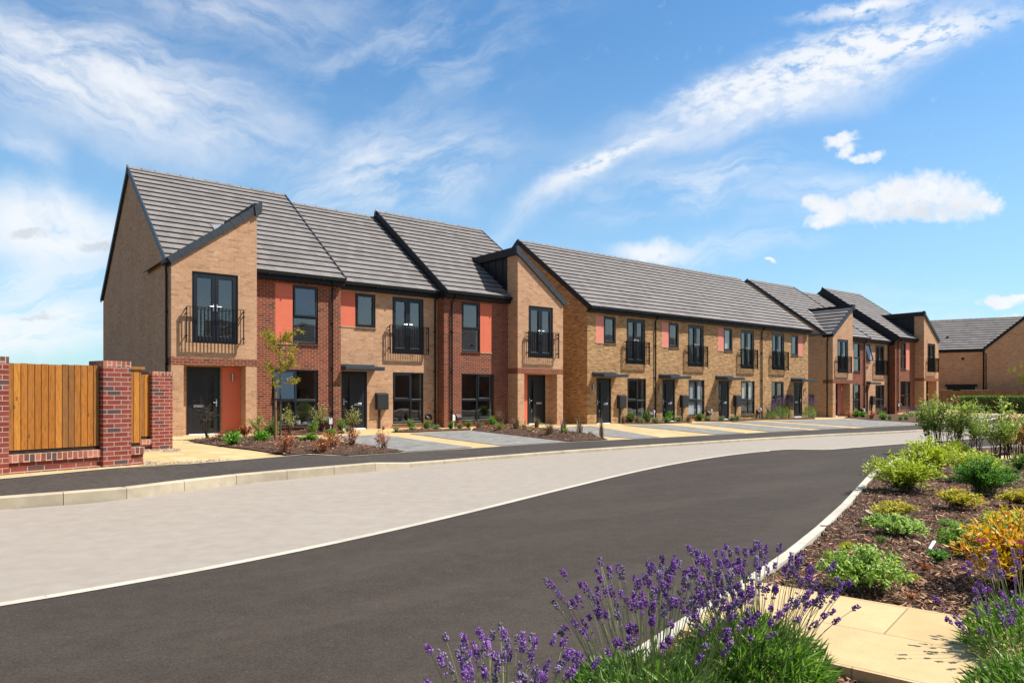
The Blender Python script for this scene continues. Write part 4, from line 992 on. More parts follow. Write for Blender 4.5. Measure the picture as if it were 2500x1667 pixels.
def chips(name, n, sampler, zf, l0, l1, mat='mulch_chip', rng=random.Random(3)):
    m = MB()
    for _ in range(n):
        x, y = sampler(rng); L = rng.uniform(l0, l1); Wd = L * rng.uniform(.12, .38); z = zf(x, y) + rng.uniform(.0, .014) + L * .12
        a = rng.uniform(0, 6.28); tl = rng.gauss(0, .30); ro = rng.gauss(0, .45)
        d = V((math.cos(a) * math.cos(tl), math.sin(a) * math.cos(tl), math.sin(tl))); s = V((-math.sin(a), math.cos(a), 0)) * math.cos(ro) + V((0, 0, math.sin(ro)))
        p = V((x, y, z)); up = d.cross(s) * L * rng.uniform(-.08, .12)
        m.poly([p - d * L / 2 - s * Wd * .4, p + up - s * Wd / 2, p + d * L / 2 - s * Wd * .25, p + d * L / 2 + s * Wd * .3, p + up + s * Wd / 2, p - d * L / 2 + s * Wd * .5])
    o = m.build(name, mat); o['kind'] = 'stuff'; return o
def near_bed(rng):
    while True:
        y = 2.6 + 11.5 * rng.random() ** 1.9; x = rng.uniform(-.3, min(11, y * .76 + .4))
        if inside((x, y), BED) and inside((x - .035, y + .02), BED) and not inside((x, y), FLAG): return x, y
chips('bark_mulch', 44000, near_bed, bed_z, .014, .056)
GR = [W(*p) for p in ((345, 1137), (440, 1134), (575, 1124), (536, 1122.5), (470, 1128), (400, 1131), (352, 1128))]
GR2 = [W(*p) for p in ((346, 1103), (432, 1103.5), (446, 1099.5), (424, 1096.5), (350, 1098))]
def gr_s(rng):
    while True:
        x, y = rng.uniform(-8, -4), rng.uniform(11, 16)
        q = (x + rng.gauss(0, .03), y + rng.gauss(0, .05))
        if inside(q, GR) or inside(q, GR2): return x, y
chips('gravel_chips', 1500, gr_s, lambda x, y: G(x, y) + .012, .02, .05, 'gravel_chip')

def soil(name, px, up=.05, sub=5, n=1200, l=(.03, .09), z=None):
    pts = [W(*p, z) for p in px]; bm = bmesh.new(); vs = [bm.verts.new(p) for p in pts]; f = bm.faces.new(vs); bm.normal_update()
    if f.normal.z < 0: bmesh.ops.reverse_faces(bm, faces=[f])
    bmesh.ops.triangulate(bm, faces=bm.faces[:]); bmesh.ops.subdivide_edges(bm, edges=bm.edges[:], cuts=sub, use_grid_fill=True)
    bm.verts.ensure_lookup_table()
    def edge_d(p):
        best = 9
        for a, b in zip(pts, pts[1:] + pts[:1]):
            d = b - a; t = max(0, min(1, (p - a).dot(d) / max(1e-9, d.dot(d)))); q = a + d * t; best = min(best, math.hypot(p.x - q.x, p.y - q.y))
        return best
    def hz(x, y):
        e = edge_d(V((x, y, 0))); return G(x, y) + .012 + (up + .03 * noise.noise(V((x * 2, y * 2, 1)))) * smoothstep(0, .5, e) + .012
    for v in bm.verts: v.co.z = hz(v.co.x, v.co.y)
    me = bpy.data.meshes.new(name); bm.to_mesh(me); bm.free(); me.materials.append(MATS['mulch_bed']); me.polygons.foreach_set('use_smooth', [True] * len(me.polygons))
    o = bpy.data.objects.new(name, me); COL.objects.link(o); o['kind'] = 'structure'
    xs = [p.x for p in pts]; ys = [p.y for p in pts]
    def smp(rng):
        while True:
            x, y = rng.uniform(min(xs), max(xs)), rng.uniform(min(ys), max(ys))
            if inside((x, y), pts): return x, y
    if n: chips('bark_mulch', n, smp, hz, *l)
    return o
soil('planting_bed', [(459, 1076), (560, 1093), (697, 1112.5), (761.5, 1107.4), (800, 1109.5), (849.5, 1112.6), (920, 1108.6), (990, 1103.6), (930, 1094), (880.5, 1087), (800, 1077), (737.6, 1069.5), (650, 1069.5), (560, 1070), (511.5, 1071)], .06, 5, 2600)
soil('planting_bed', [(640, 1064), (700, 1063), (800, 1061), (842, 1057), (836, 1050), (780, 1051), (700, 1054), (640, 1058)], .03, 3, 400)
soil('planting_bed', [(955, 1056), (1010, 1056), (1080, 1052.5), (1150, 1050), (1150, 1046), (1085, 1049), (1056, 1046), (975, 1051)], .03, 3, 400)
soil('planting_bed', [(1152, 1051.5), (1260, 1064), (1382, 1078.4), (1430, 1076.5), (1487, 1073.6), (1440, 1065), (1380, 1057), (1320, 1050), (1290, 1045.5), (1250, 1041), (1200, 1043.5), (1155, 1047.5)], .12, 5, 2400)
soil('planting_bed', [(1515, 1035), (1580, 1035.5), (1690, 1032), (1688, 1027), (1600, 1031), (1520, 1033)], .02, 3, 200)
soil('planting_bed', [(1700, 1029), (1790, 1029.5), (1850, 1025.8), (1990, 1023), (1988, 1018.5), (1850, 1022.5), (1700, 1027)], .02, 3, 300)
soil('planting_bed', [(2062, 1020.5), (2120, 1025), (2180, 1029), (2261, 1032), (2330, 1026), (2290, 1009), (2250, 1008), (2180, 1013), (2120, 1014), (2068, 1016)], .05, 4, 500)


# ------------------------------------------------------------------ boundary wall and timber panels on the left
D1 = V((.553, .833, 0)); AW = math.atan2(D1.y, D1.x); P2 = V((-6.6, 11.4, 0))
wl = root('garden_wall', 'red brick boundary wall with tall piers at the left', 'wall', (P2.x, P2.y, 0), AW)
def local_poly(m, x0, x1, y0, y1, z0, z1): m.box(x0, x1, y0, y1, z0, z1)
ZB = .12
pl = MB(); pl.box(-9.0, .70, .03, .20, ZB, .435); pl.box(-9.0, .64, -.02, .27, ZB, .30); pl.build('plinth', 'wall_brick', wl)
for x0, x1 in ((-1.32, 0.0), (-3.1, -1.77), (-4.9, -3.55), (.455, .70)):
    s = MB(); s.box(x0 + .002, x1 - .002, -.015, .21, .44, .56); s.build('soldier_course', 'soldier_brick', wl)
for x in (-1.77, 0.0, -3.55):
    p = MB(); p.box(x, x + .45, -.06, .39, ZB, 1.885); pi = p.build('pier', 'wall_brick', wl, bevel=.004)
    c = MB(); c.box(x - .002, x + .452, -.062, .392, 1.887, 1.985); c.build('coping', 'soldier_brick', pi)
# pier by the house path, with its own short run of wall
PW3 = V((-7.53, 14.8, 0)); D3 = D1
w3 = root('garden_wall', 'short return of brick wall ending in a pier beside the yellow path', 'wall', (PW3.x, PW3.y, 0), AW)
p = MB(); p.box(0, .45, -.04, .41, ZB, 1.84); pi = p.build('pier', 'wall_brick', w3, bevel=.004); c = MB(); c.box(-.002, .452, -.042, .412, 1.842, 1.93); c.build('coping', 'soldier_brick', pi)
p = MB(); p.box(-1.5, .0, .02, .24, ZB, .40); p.build('plinth', 'wall_brick', w3); s = MB(); s.box(-1.5, -.002, -.03, .25, .405, .52); s.build('soldier_course', 'soldier_brick', w3)

def board_panel(label, loc, x0, x1, z0, z1, y=.04, cap=False, rz=AW, bw=.094):
    r_ = root('fence_panel', label, 'fence panel', (loc.x, loc.y, 0), rz, 'timber panels in the garden wall')
    b = MB(); x = x0; rnd = random.Random(int(loc.x * 100 + x0 * 10)); k = 0
    while x < x1 - .02:
        w = min(bw * rnd.uniform(.93, 1.07), x1 - x); t = rnd.uniform(-.006, .006); yo = rnd.uniform(-.003, .003)
        b.prism([(x + .003, y + yo + .004), (x + .007, y + yo), (x + w - .007, y + yo), (x + w - .003, y + yo + .004), (x + w - .003, y + yo + .018), (x + .003, y + yo + .018)], 'z', z0 + .02, z1 + t); x += w; k += 1
    b.build('boards', 'fence_board', r_)
    ra = MB()
    for z in (z0 + .15, (z0 + z1) / 2, z1 - .18): ra.box(x0, x1, y + .026, y + .07, z, z + .075)
    ra.build('rail', 'fence_board', r_)
    g = MB(); g.box(x0 + .01, x1 - .01, y + .01, y + .06, z0 - .035, z0 + .016); g.box(x0 + .004, x1 - .004, y + .0225, y + .0255, z0 + .02, z1 - .03); g.build('base_rail_gap_backing', 'dark_gap', r_)  # base rail, then an added dark sheet painting shade into the board gaps
    if cap:
        c = MB(); c.box(x0 - .02, x1 + .05, y - .03, y + .06, z1 + .004, z1 + .05); c.build('capping', 'fence_board', r_)
board_panel('wide honey coloured timber panel between the two street piers', P2, -1.32, -.004, .60, 1.90)
board_panel('timber panel running out of the picture left of the first pier', P2, -3.1, -1.775, .60, 1.90)
board_panel('narrow capped timber panel just right of the tall street pier', P2, .455, .68, .61, 1.86, .06, True)
board_panel('lower timber panel set back against the short pier by the path', PW3, -1.45, -.004, .56, 1.86)

# white pots standing on the inside sill of the nearest ground floor window
for k, (u, lb) in enumerate(((3.62, 'white pot behind the glass of the nearest window, left of the mullion'), (4.30, 'white pot behind the glass of the nearest window, just right of the mullion'), (4.52, 'small white pot behind the glass, right of the other white pots'))):
    q = L(O1, TH1, u, .675 + .21); pm = MB(); h = (.17, .19, .12)[k]
    pm.tube([(0, 0, 0), (0, 0, h * .5), (0, 0, h)], .055, 12, 0, .065); pm.tube([(0, 0, h - .012), (0, 0, h + .002)], .069, 12)
    po = pm.build('pot', 'white_plastic'); po.location = (q.x, q.y, .16 + .213); tag(po, lb, 'pot', 'white pots on the sill')

# ------------------------------------------------------------------ house across the far end, its fence and hedge
A4 = R(-29); C4 = V((40.15, 60.5, 0))
h4 = root('corner_house', 'shaded L-shaped brick house at the far right behind the hedge', 'house', (C4.x, C4.y, 0), A4)
def wedge(mb, x0, x1, ye, ze, yr, zr, n):
    # courses running on until they meet the gable roof
    for i in range(n):
        y0 = ye + (yr - ye) * i / n; za = ze + (zr - ze) * i / n
        t = MB(); courses(t, x0, min(x1, .3 + (za - 5.3) * 1.12), y0, za, ye + (yr - ye) * (i + 1) / n, ze + (zr - ze) * (i + 1) / n, 1)
        k = len(mb.v); mb.v += t.v; mb.f += [[a + k for a in f] for f in t.f]; mb.mi += t.mi
wa = MB(); wall_open(wa, -3.75, 0, -.3, 5.3, 0, [(-2.6, -.55, -.2, 2.25, .14)])
wa.poly([(-3.75, 0, -.3), (-3.75, 8.6, -.3), (-3.75, 8.6, 5.3), (-3.75, 4.3, 8.2), (-3.75, 0, 5.3)]); wa.poly([(-3.75, 8.6, -.3), (.2, 8.6, -.3), (.2, 8.6, 5.3), (-3.75, 8.6, 5.3)]); wa.build('wing_wall', 'buff_brick', h4)
gd = MB(); gd.box(-2.6, -.55, .13, .18, -.2, 2.25)
for k in range(9): gd.box(-2.6 + .23 * k, -2.57 + .23 * k, .115, .129, -.1, 2.2)
gd.build('garage_door', 'door_grey', h4)
ln = MB(); ln.box(-2.75, -.4, -.08, -.002, 2.2, 2.42); ln.build('lintel', 'dark_cladding', h4)
vb = MB(); vb.box(-1.55, -1.33, -.03, 0, 4.5, 4.72); vb.build('wall_vent', 'brown_vent', h4)
ra = MB(); courses(ra, -3.8, .1, -.12, EAVE, 4.3, 8.35, 13); wedge(ra, .1, 4.4, -.12, EAVE, 4.3, 8.35, 13); ra.poly([(-3.8, 4.3, 8.35), (4.4, 4.3, 8.35), (4.4, 8.7, EAVE), (-3.8, 8.7, EAVE)]); rr = ra.build('roof', 'roof_tile', h4)
rv = MB(); rv.box(-2.6, -2.4, 1.50, 1.62, 6.55, 6.68); rv.build('roof_vent', 'gutter_black', rr)
ridge_caps(h4, -3.8, 4.0, 4.3, 8.4, None); gutter(h4, -3.75, .1, -.16, EAVE, None)
gb = MB(); gb.poly([(.12, -.28, -.3), (9.0, -.28, -.3), (9.0, -.28, 5.3), (4.56, -.28, 9.25), (.12, -.28, 5.3)]); gb.poly([(.12, -.28, -.3), (.12, -.28, 5.3), (.12, 9, 5.3), (.12, 9, -.3)]); gb.poly([(9, -.28, -.3), (9, 9, -.3), (9, 9, 5.3), (9, -.28, 5.3)]); gb.build('gable_wall', 'buff_brick', h4)
gr = MB(); gr.prism([(.02, 5.28), (4.56, 9.34), (9.1, 5.28), (9.1, 5.42), (4.56, 9.5), (.02, 5.42)], 'y', -.35, 9.0); gr.build('gable_roof', 'roof_tile', h4)
gv = MB(); gv.prism([(-.06, 5.14), (4.56, 9.27), (9.18, 5.14), (9.18, 5.44), (4.56, 9.54), (-.06, 5.44)], 'y', -.42, -.353); gv.build('verge', 'dark_cladding', h4)
downpipe(h4, [(.02, -.1, 5.3), (.02, -.34, 5.1), (.2, -.34, 4.95), (.2, -.34, -.1)], None)
fn_ = root('timber_fence', 'brown close-boarded fence in front of the far right house', 'fence', (C4.x, C4.y, 0), A4)
b = MB(); x = -7.2; k = 0
while x < 9.5:
    hgt = 1.85 if k < 52 else 1.80
    b.box(x, x + .135, -2.52 + (.012 if k % 2 else 0), -2.50 + (.012 if k % 2 else 0), -.1, hgt + random.uniform(-.008, .008)); x += .14; k += 1
b.build('boards', 'fence_brown', fn_)
c = MB()
for x0, x1 in ((-7.0, -2.3), (-1.75, .3)): c.box(x0, x1, -2.55, -2.45, 1.865, 1.90)
c.build('capping', 'kerb_concrete', fn_)

# ------------------------------------------------------------------ plants
def rdir(rng, zmin=-1):
    while True:
        v = V((rng.gauss(0, 1), rng.gauss(0, 1), rng.gauss(0, 1)))
        if v.length > 1e-3:
            v.normalize()
            if v.z >= zmin: return v
def perp(d, rng):
    a = d.cross(rdir(rng)); return a.normalized() if a.length > 1e-4 else d.orthogonal().normalized()

def bush(seed, w, h, nst, nleaf, L, Wl, t0=.35, spread=.12, dome=.55, droop=0.0, up=.45, twigr=.006, jit=.05, whorl=1, gap=0.0):
    """stems fanning from the crown, leaves set along their outer part"""
    rng = random.Random(seed); lf = MB(); st = MB(); stems = []
    for i in range(nst):
        a = rng.uniform(0, 6.283); r = math.sqrt(rng.random()); rr = r * w / 2
        zt = h * (dome + (1 - dome) * math.sqrt(max(0, 1 - r * r))) * rng.uniform(.55, 1.12)
        if gap and noise.noise(V((math.cos(a) * r * 2, math.sin(a) * r * 2, seed))) < -gap: continue
        p0 = V((rng.gauss(0, spread) * w * .5, rng.gauss(0, spread) * w * .5, 0)); p2 = V((rr * math.cos(a), rr * math.sin(a), zt))
        p1 = p0.lerp(p2, .5) + V((0, 0, h * .16)) - V((p2.x, p2.y, 0)) * .12
        stems.append((p0, p1, p2))
        pts = [(p0 * (1 - t) ** 2 + p1 * 2 * t * (1 - t) + p2 * t * t) for t in (0, .25, .5, .75, 1)]
        st.tube(pts, twigr, 3, 0, twigr * .4)
    for i in range(nleaf):
        p0, p1, p2 = rng.choice(stems); t = t0 + (1 - t0) * rng.random() ** .8
        p = p0 * (1 - t) ** 2 + p1 * 2 * t * (1 - t) + p2 * t * t; tg = (p1 - p0) * (1 - t) + (p2 - p1) * t; tg.normalize()
        p = p + rdir(rng) * jit * rng.random()
        for q in range(whorl):
            o = rdir(rng); o = (o - tg * o.dot(tg)); o.normalize()
            d = (o * (1 - up) + tg * up + V((0, 0, -droop))).normalized()
            s = d.cross(V((0, 0, 1)) + rdir(rng) * .5); s = s.normalized() if s.length > .01 else d.orthogonal().normalized()
            l = L * rng.uniform(.65, 1.25); lf.leaf(p, d, s, l, Wl * l / L * rng.uniform(.8, 1.15), .22)
    return lf, st

def tuft(seed, w, h, n, bw=.006, lean=.6):
    rng = random.Random(seed); m = MB()
    for i in range(n):
        a = rng.uniform(0, 6.283); p = V((rng.gauss(0, .07) * w, rng.gauss(0, .07) * w, 0)); hh = h * rng.uniform(.55, 1.05); out = V((math.cos(a), math.sin(a), 0)) * w * .5 * lean * rng.random(); s = V((-math.sin(a), math.cos(a), 0)) * bw
        q1 = p + out * .3 + V((0, 0, hh * .6)); q2 = p + out + V((0, 0, hh)); 
        i0 = [m.vert(v) for v in (p - s, p + s, q1 + s * .8, q2, q1 - s * .8)]
        m.f += [[i0[0], i0[1], i0[2], i0[4]], [i0[4], i0[2], i0[3]]]; m.mi += [0, 0]
    return m

def lav(seed, w, h, nst, hstem, nleaf=900, LL=.055, flor=26, srad=None, face=None, fl=.042, LW=.011):
    """lavender: leafy cushion, stalks, flower spikes"""
    rng = random.Random(seed); lf = MB(); st = MB(); fw = MB(); fd = MB()
    for i in range(nleaf):
        a = rng.uniform(0, 6.283); r = math.sqrt(rng.random()); x, y = r * w / 2 * math.cos(a), r * w / 2 * math.sin(a)
        zt = h * math.sqrt(max(.05, 1 - .8 * r * r)); z = zt * rng.uniform(.25, 1)
        d = (V((x, y, 0)) * 1.9 / w + V((0, 0, .85)) + rdir(rng) * .8).normalized(); s = perp(d, rng)
        l = LL * rng.uniform(.4, 1.3); lf.leaf(V((x, y, z - .03)), d, s, l, LW * rng.uniform(.8, 1.5), .3)
    for i in range(nst):
        a = rng.uniform(0, 6.283) if face is None else rng.gauss(face, 1.0); r = math.sqrt(rng.random())
        x, y = r * w * .34 * math.cos(a), r * w * .36 * math.sin(a); p0 = V((x, y, h * .55))
        tip = V((x * 1.75 + rng.gauss(0, .035), y * 1.75 + rng.gauss(0, .035), hstem * rng.uniform(.66, 1.0) * (1 - .16 * r)))
        pm = p0.lerp(tip, .55) + V((x, y, 0)) * -.12 + V((0, 0, .02)); pts = [p0, pm, tip]
        st.tube([p0 * (1 - t) ** 2 + pm * 2 * t * (1 - t) + tip * t * t for t in (0, .33, .66, 1)], .0017, 3, 0, .0012)
        ax = (tip - pm).normalized(); s0 = ax.orthogonal().normalized(); s1 = ax.cross(s0); k = rng.random(); tgt = fd if k < .34 else fw
        Ls = fl * rng.uniform(.7, 1.35); rad = .0100 * rng.uniform(.75, 1.2)
        def floret(c, d, L, r_):
            sd = perp(d, rng); u2 = d.cross(sd); mid = c + d * L * .5
            i0 = [tgt.vert(v) for v in (c, mid + sd * r_, mid + u2 * r_, mid - sd * r_, mid - u2 * r_, c + d * L)]
            for a_, b_ in ((1, 2), (2, 3), (3, 4), (4, 1)): tgt.f += [[i0[0], i0[b_], i0[a_]], [i0[5], i0[a_], i0[b_]]]; tgt.mi += [0, 0]
        for q in range(flor):
            t = rng.random(); aa = rng.uniform(0, 6.283); env = math.sin(math.pi * min(1, .18 + t * .80)) ** .6
            o = s0 * math.cos(aa) + s1 * math.sin(aa); floret(tip - ax * Ls * (1 - t) + o * rad * .35 * env, (o * .9 + ax * .75).normalized(), .0115 * rng.uniform(.8, 1.3), .0045)
        if rng.random() < .45:
            c = tip - ax * (Ls + rng.uniform(.012, .03))
            for q in range(6): aa = q * 1.05; o = s0 * math.cos(aa) + s1 * math.sin(aa); floret(c, (o + ax * .8).normalized(), .011, .0036)
    return lf, st, fw, fd

PROTO = {}
def proto(kind, seeds, fn, leaf, stem='twig_green'):
    PROTO[kind] = []
    for sd in seeds:
        r_ = fn(sd)
        if isinstance(r_, MB): PROTO[kind].append([('blades', r_.mesh('blades', [leaf]))])
        elif len(r_) == 2: PROTO[kind].append([('foliage', r_[0].mesh('foliage', [leaf])), ('stems', r_[1].mesh('stems', [stem]))])
        else: PROTO[kind].append([('foliage', r_[0].mesh('foliage', [leaf])), ('stalks', r_[1].mesh('stalks', [stem])), ('flowers', r_[2].mesh('flowers', ['flower_lavender'])), ('faded_flowers', r_[3].mesh('faded_flowers', ['flower_dusky']))])
proto('lime', (1, 2, 3), lambda s: bush(s, 1, .62, 120, 4200, .055, .023, .2, .16, .45, up=.5), 'leaf_lime')
proto('bright', (4,), lambda s: bush(s, 1, .75, 120, 6000, .042, .024, .2, .16, .4, up=.35), 'leaf_green')
proto('mound', (5, 6), lambda s: bush(s, 1, .42, 120, 3200, .050, .036, .3, .22, .3, up=.2, jit=.05), 'leaf_ground')
proto('gold', (7, 8), lambda s: bush(s, 1, .5, 80, 2000, .066, .038, .3, .22, .35, up=.3, jit=.05), 'leaf_gold_green', 'twig_dark')
proto('tall', (9, 10, 11), lambda s: bush(s, .62, 1.35, 34, 1900, .072, .022, .36, .26, .66, up=.5, jit=.11, twigr=.006, gap=.25), 'leaf_tall', 'twig_dark')
proto('tallred', (12,), lambda s: bush(s, .62, 1.1, 22, 1100, .06, .022, .25, .22, .7, up=.45, jit=.08, gap=.25), 'leaf_tall_red', 'twig_dark')
proto('copper', (13, 14), lambda s: bush(s, .5, .55, 24, 430, .055, .024, .1, .25, .45, up=.3, droop=.15, jit=.05), 'leaf_copper', 'twig_dark')
proto('orange', (15,), lambda s: bush(s, .4, .34, 20, 320, .055, .03, .2, .2, .5, up=.3), 'leaf_orange', 'twig_dark')
proto('dark', (16,), lambda s: bush(s, .5, 1.05, 16, 230, .06, .028, .45, .06, .75, up=.2, droop=.4, jit=.05), 'leaf_dark', 'twig_dark')
proto('airy', (17, 18), lambda s: bush(s, .5, .72, 18, 400, .052, .025, .4, .16, .6, up=.4, jit=.07), 'leaf_airy', 'twig_dark')
proto('green', (19, 20), lambda s: bush(s, .45, .36, 50, 1000, .055, .03, .15, .2, .4, up=.35), 'leaf_green')
proto('mid', (21, 22), lambda s: bush(s, .4, .42, 36, 700, .065, .026, .1, .2, .5, up=.5), 'leaf_mid')
proto('sage', (23, 24), lambda s: bush(s, .4, .24, 50, 760, .03, .014, .3, .15, .3, up=.5, jit=.015), 'leaf_sage')
proto('tan', (25, 26), lambda s: tuft(s, .5, .45, 120, .006, .9), 'grass_tan')
proto('spike', (27, 28), lambda s: tuft(s, .4, .62, 42, .007, .7), 'grass_tan')
proto('blade', (29, 30), lambda s: tuft(s, .45, .36, 130, .007, 1.0), 'grass_green')
proto('farlav', (31, 32), lambda s: lav(s, .55, .26, 80, .5, 500, .08, 9, fl=.06), 'leaf_sage', 'stem_lavender')
KEEP = []
def plant(kind, label, px, py, wpx, hpx, z=None, cat='shrub', group=None, name=None):
    prs = PROTO[kind]; k = random.randrange(len(prs)); pr = prs[k]
    p = W(px, py, z); sc = p.y / FPX; me0 = pr[0][1]
    xs = [v.co.x for v in me0.vertices]; zs = [v.co.z for v in me0.vertices]; w0 = (max(xs) - min(xs)); h0 = max(zs)
    r_ = root(name or {'tan': 'ornamental_grass', 'spike': 'ornamental_grass', 'blade': 'ornamental_grass', 'farlav': 'lavender'}.get(kind, 'shrub'), label, cat, p + V((0, 0, .02)), random.uniform(0, 6.28), group)
    far_ = 1500 < px < 2070; k_ = 1.15 if px > 2070 else 1.45 if far_ else 1.2; sx = k_ * wpx * sc / w0; sz = (1.04 if px > 2070 else 1.35 if far_ else 1.12) * hpx * sc / h0; r_.scale = (sx * random.uniform(.92, 1.08), sx * random.uniform(.92, 1.08), sz); r_.rotation_euler.x = random.uniform(-.08, .08); r_.rotation_euler.y = random.uniform(-.08, .08)
    for nm, me in pr:
        o = bpy.data.objects.new(nm, me); COL.objects.link(o); o.parent = r_
    return r_

# right-hand bed, from the kerb back
B = .07
plant('lime', 'lime green shrub overhanging the pale kerb of the right-hand bed', 2205, 1197, 185, 92, B)
plant('lime', 'yellow-green shrub behind the kerbside one, under the tall airy stems', 2275, 1150, 150, 85, B)
plant('lime', 'yellow-green shrub touching the back of the vivid green bush', 2375, 1170, 140, 72, B)
plant('bright', 'vivid green leafy bush in the middle of the right-hand bed', 2400, 1207, 135, 95, B)
for lb, px, py, w, h, kd in (('tall airy shrub nearest the street, first of the stand of thin stems', 2288, 1104, 92, 142, 'tall'), ('thin-stemmed airy shrub in front of the far pink door', 2336, 1106, 78, 136, 'tall'), ('slender airy shrub before the left end of the clipped hedge', 2384, 1108, 78, 130, 'tall'),
                             ('broadest and tallest airy shrub standing before the hedge', 2442, 1124, 118, 152, 'tall'), ('red and orange tinged tall shrub at the right edge of the bed', 2500, 1112, 90, 118, 'tallred'), ('small reddish shrub at the foot of the airy stems', 2462, 1106, 60, 62, 'tallred')):
    plant(kd, lb, px, py, w, h, B, group='tall shrubs at the back of the right-hand bed')
plant('mid', 'loose green shrub by the second pale path at the right edge', 2490, 1150, 60, 45, B)
plant('mid', 'dark green low shrub below the hedge at the picture edge', 2492, 1062, 60, 50, B)
plant('gold', 'small orange-tipped yellow shrub alone on the bark in front of the vivid green bush', 2338, 1241, 112, 50, B)
plant('gold', 'yellow-green orange-tipped plant beside the driftwood near the kerb', 2180, 1266, 95, 46, B)
plant('mound', 'pale green low plant just in front of the driftwood', 2185, 1303, 130, 46, B)
plant('gold', 'yellow-green leafy plant at the right edge below the vivid bush', 2488, 1234, 80, 42, B)
plant('gold', 'broad yellow and orange plant at the right edge above the big golden shrub', 2462, 1306, 150, 62, B)
plant('mound', 'green low plant left behind the big golden shrub', 2352, 1350, 110, 72, B)
plant('mound', 'green ground plant tucked between yellow plant and golden shrub', 2440, 1318, 70, 36, B)
for px, py, w, h, kd, lb in ((2290, 1375, 46, 30, 'green', 'small green weed left below the big golden shrub'), (2225, 1470, 30, 18, 'orange', 'tiny orange seedling at the flagstone edge'), (2256, 1400, 26, 24, 'orange', 'tiny orange leafed sprig on the mulch by the plant label'), (2150, 1330, 30, 18, 'mid', 'small green sprig between the pale green plants'), (2315, 1290, 44, 20, 'mound', 'low green sprawl in front of the lone orange-tipped shrub'), (2068, 1345, 28, 16, 'gold', 'small yellow sprig beside the pale kerb'),
                            (2330, 1120, 80, 48, 'lime', 'lime shrub squeezed between the airy stems and the bright bush'), (2455, 1185, 64, 40, 'mid', 'loose green plant right of the vivid green bush'), (2230, 1425, 34, 20, 'gold', 'small yellow-green plant right of the large leafy mound')):
    plant(kd, lb, px, py, w, h, B)
plant('mound', 'large pale green leafy mound near the flagstones and kerb', 2105, 1438, 190, 104, B)
# the big golden spiraea, close to the camera
lf, st = bush(77, .92, .50, 110, 2600, .058, .026, .3, .2, .5, up=.45, jit=.045); gp = W(2496, 1438, B)
gs_ = root('shrub', 'big golden orange shrub with pink flower heads at the right edge', 'shrub', gp)
lf.build('foliage', 'leaf_gold', gs_); st.build('stems', 'twig_dark', gs_)
for k, (dx, dy, dz) in enumerate(((-.20, -.28, .38), (-.36, -.12, .36), (-.04, -.16, .47), (.06, -.34, .34), (.2, -.2, .42))):
    f = MB(); rng = random.Random(k)
    for q in range(90):
        a = rng.uniform(0, 6.28); r = .036 * math.sqrt(rng.random()); d = (rdir(rng, -.2) + V((0, 0, .8))).normalized(); f.leaf(V((dx + r * math.cos(a), dy + r * math.sin(a), dz + rng.uniform(-.008, .008))), d, perp(d, rng), .012, .008, .1)
    f.build('flower_head', 'flower_pink', gs_)
# lavenders in the foreground
def big_lav(label, x, y, w, h, n, hs, seed, nleaf=2600, face=None):
    r_ = root('lavender', label, 'lavender', (x, y, .08), 0, 'lavenders along the near edge')
    lf, st, fw, fd = lav(seed, w, h, n, hs, nleaf, .085, 30, face=face, fl=.036)
    lf.build('foliage', 'leaf_lavender', r_); st.build('stalks', 'stem_lavender', r_); fw.build('flowers', 'flower_lavender', r_); fd.build('faded_flowers', 'flower_dusky', r_)
big_lav('lavender with only its flower tops in the picture, leftmost of the near ones', -.03, 2.40, .50, .22, 95, .57, 41)
big_lav('lavender leaning over the kerb at the middle of the lower edge', .58, 2.93, .72, .25, 165, .69, 42, 2500)
big_lav('lavender against the flagstones, its spikes above their left end', 1.08, 3.18, .64, .35, 165, .71, 43, 3000)
big_lav('lavender in the lower right corner with loose stalks over the flagstones', 2.16, 2.88, .52, .27, 60, .64, 44, 2000)
big_lav('duskier lavender rising below the big golden shrub at the right edge', 2.62, 3.62, .5, .30, 46, .60, 45, 1500)

# front bed of the nearest house
for k, lb, px, py, w, h in (
    ('dark', 'thin dark-leaved sapling shrub in front of the first front door', 505, 1074, 52, 92), ('copper', 'tiny brown-leaved plant right of the dark sapling', 537, 1073, 24, 18), ('green', 'dark green shrub at the path corner of the first bed', 569, 1090, 42, 36),
    ('orange', 'orange-leaved shrub below the coral door panel', 598, 1070, 36, 34), ('airy', 'airy yellowish shrub in front of the bay corner', 628, 1070, 52, 62), ('green', 'rounded green shrub left of the staked tree', 640, 1084, 44, 34), ('mid', 'upright green shrub close behind the tree stake', 667, 1070, 28, 48),
    ('copper', 'copper-leaved shrub at the foot of the staked tree', 695, 1110, 44, 52), ('airy', 'airy yellowish shrub before the middle of the ground floor window', 706, 1062, 40, 68), ('green', 'low bright green shrub between the two copper ones', 757, 1083, 38, 24), ('sage', 'grey-green dwarf shrub beneath the ground floor window', 760, 1057, 28, 16),
    ('copper', 'widest copper-leaved shrub right of the tree', 788, 1107, 46, 44), ('copper', 'copper shrub touching the widest one, taller and redder', 812, 1100, 36, 50), ('green', 'green shrub behind the copper pair', 808, 1076, 30, 28), ('airy', 'airy yellowish shrub under the red brick downpipe', 785, 1058, 44, 68), ('mid', 'spiky lime plant left of the second front door', 832, 1052, 20, 30),
    ('sage', 'small grey-green plant at the second doorstep', 849, 1054, 20, 14), ('airy', 'airy yellowish shrub in front of the second front door', 860, 1058, 42, 60), ('copper', 'copper shrub by the grey parking bay, under the second door', 856, 1094, 46, 46), ('copper', 'sparse copper shrub alone at the tip of the first bed', 935, 1096, 40, 42), ('mid', 'dark leafy shrub beside the brick foot of the bay', 655, 1062, 24, 26),
    ('mid', 'green plant right of the ground floor window by the vent', 765, 1064, 22, 40)):
    plant(k, lb, px, py, w, h, group='plants in the front beds')
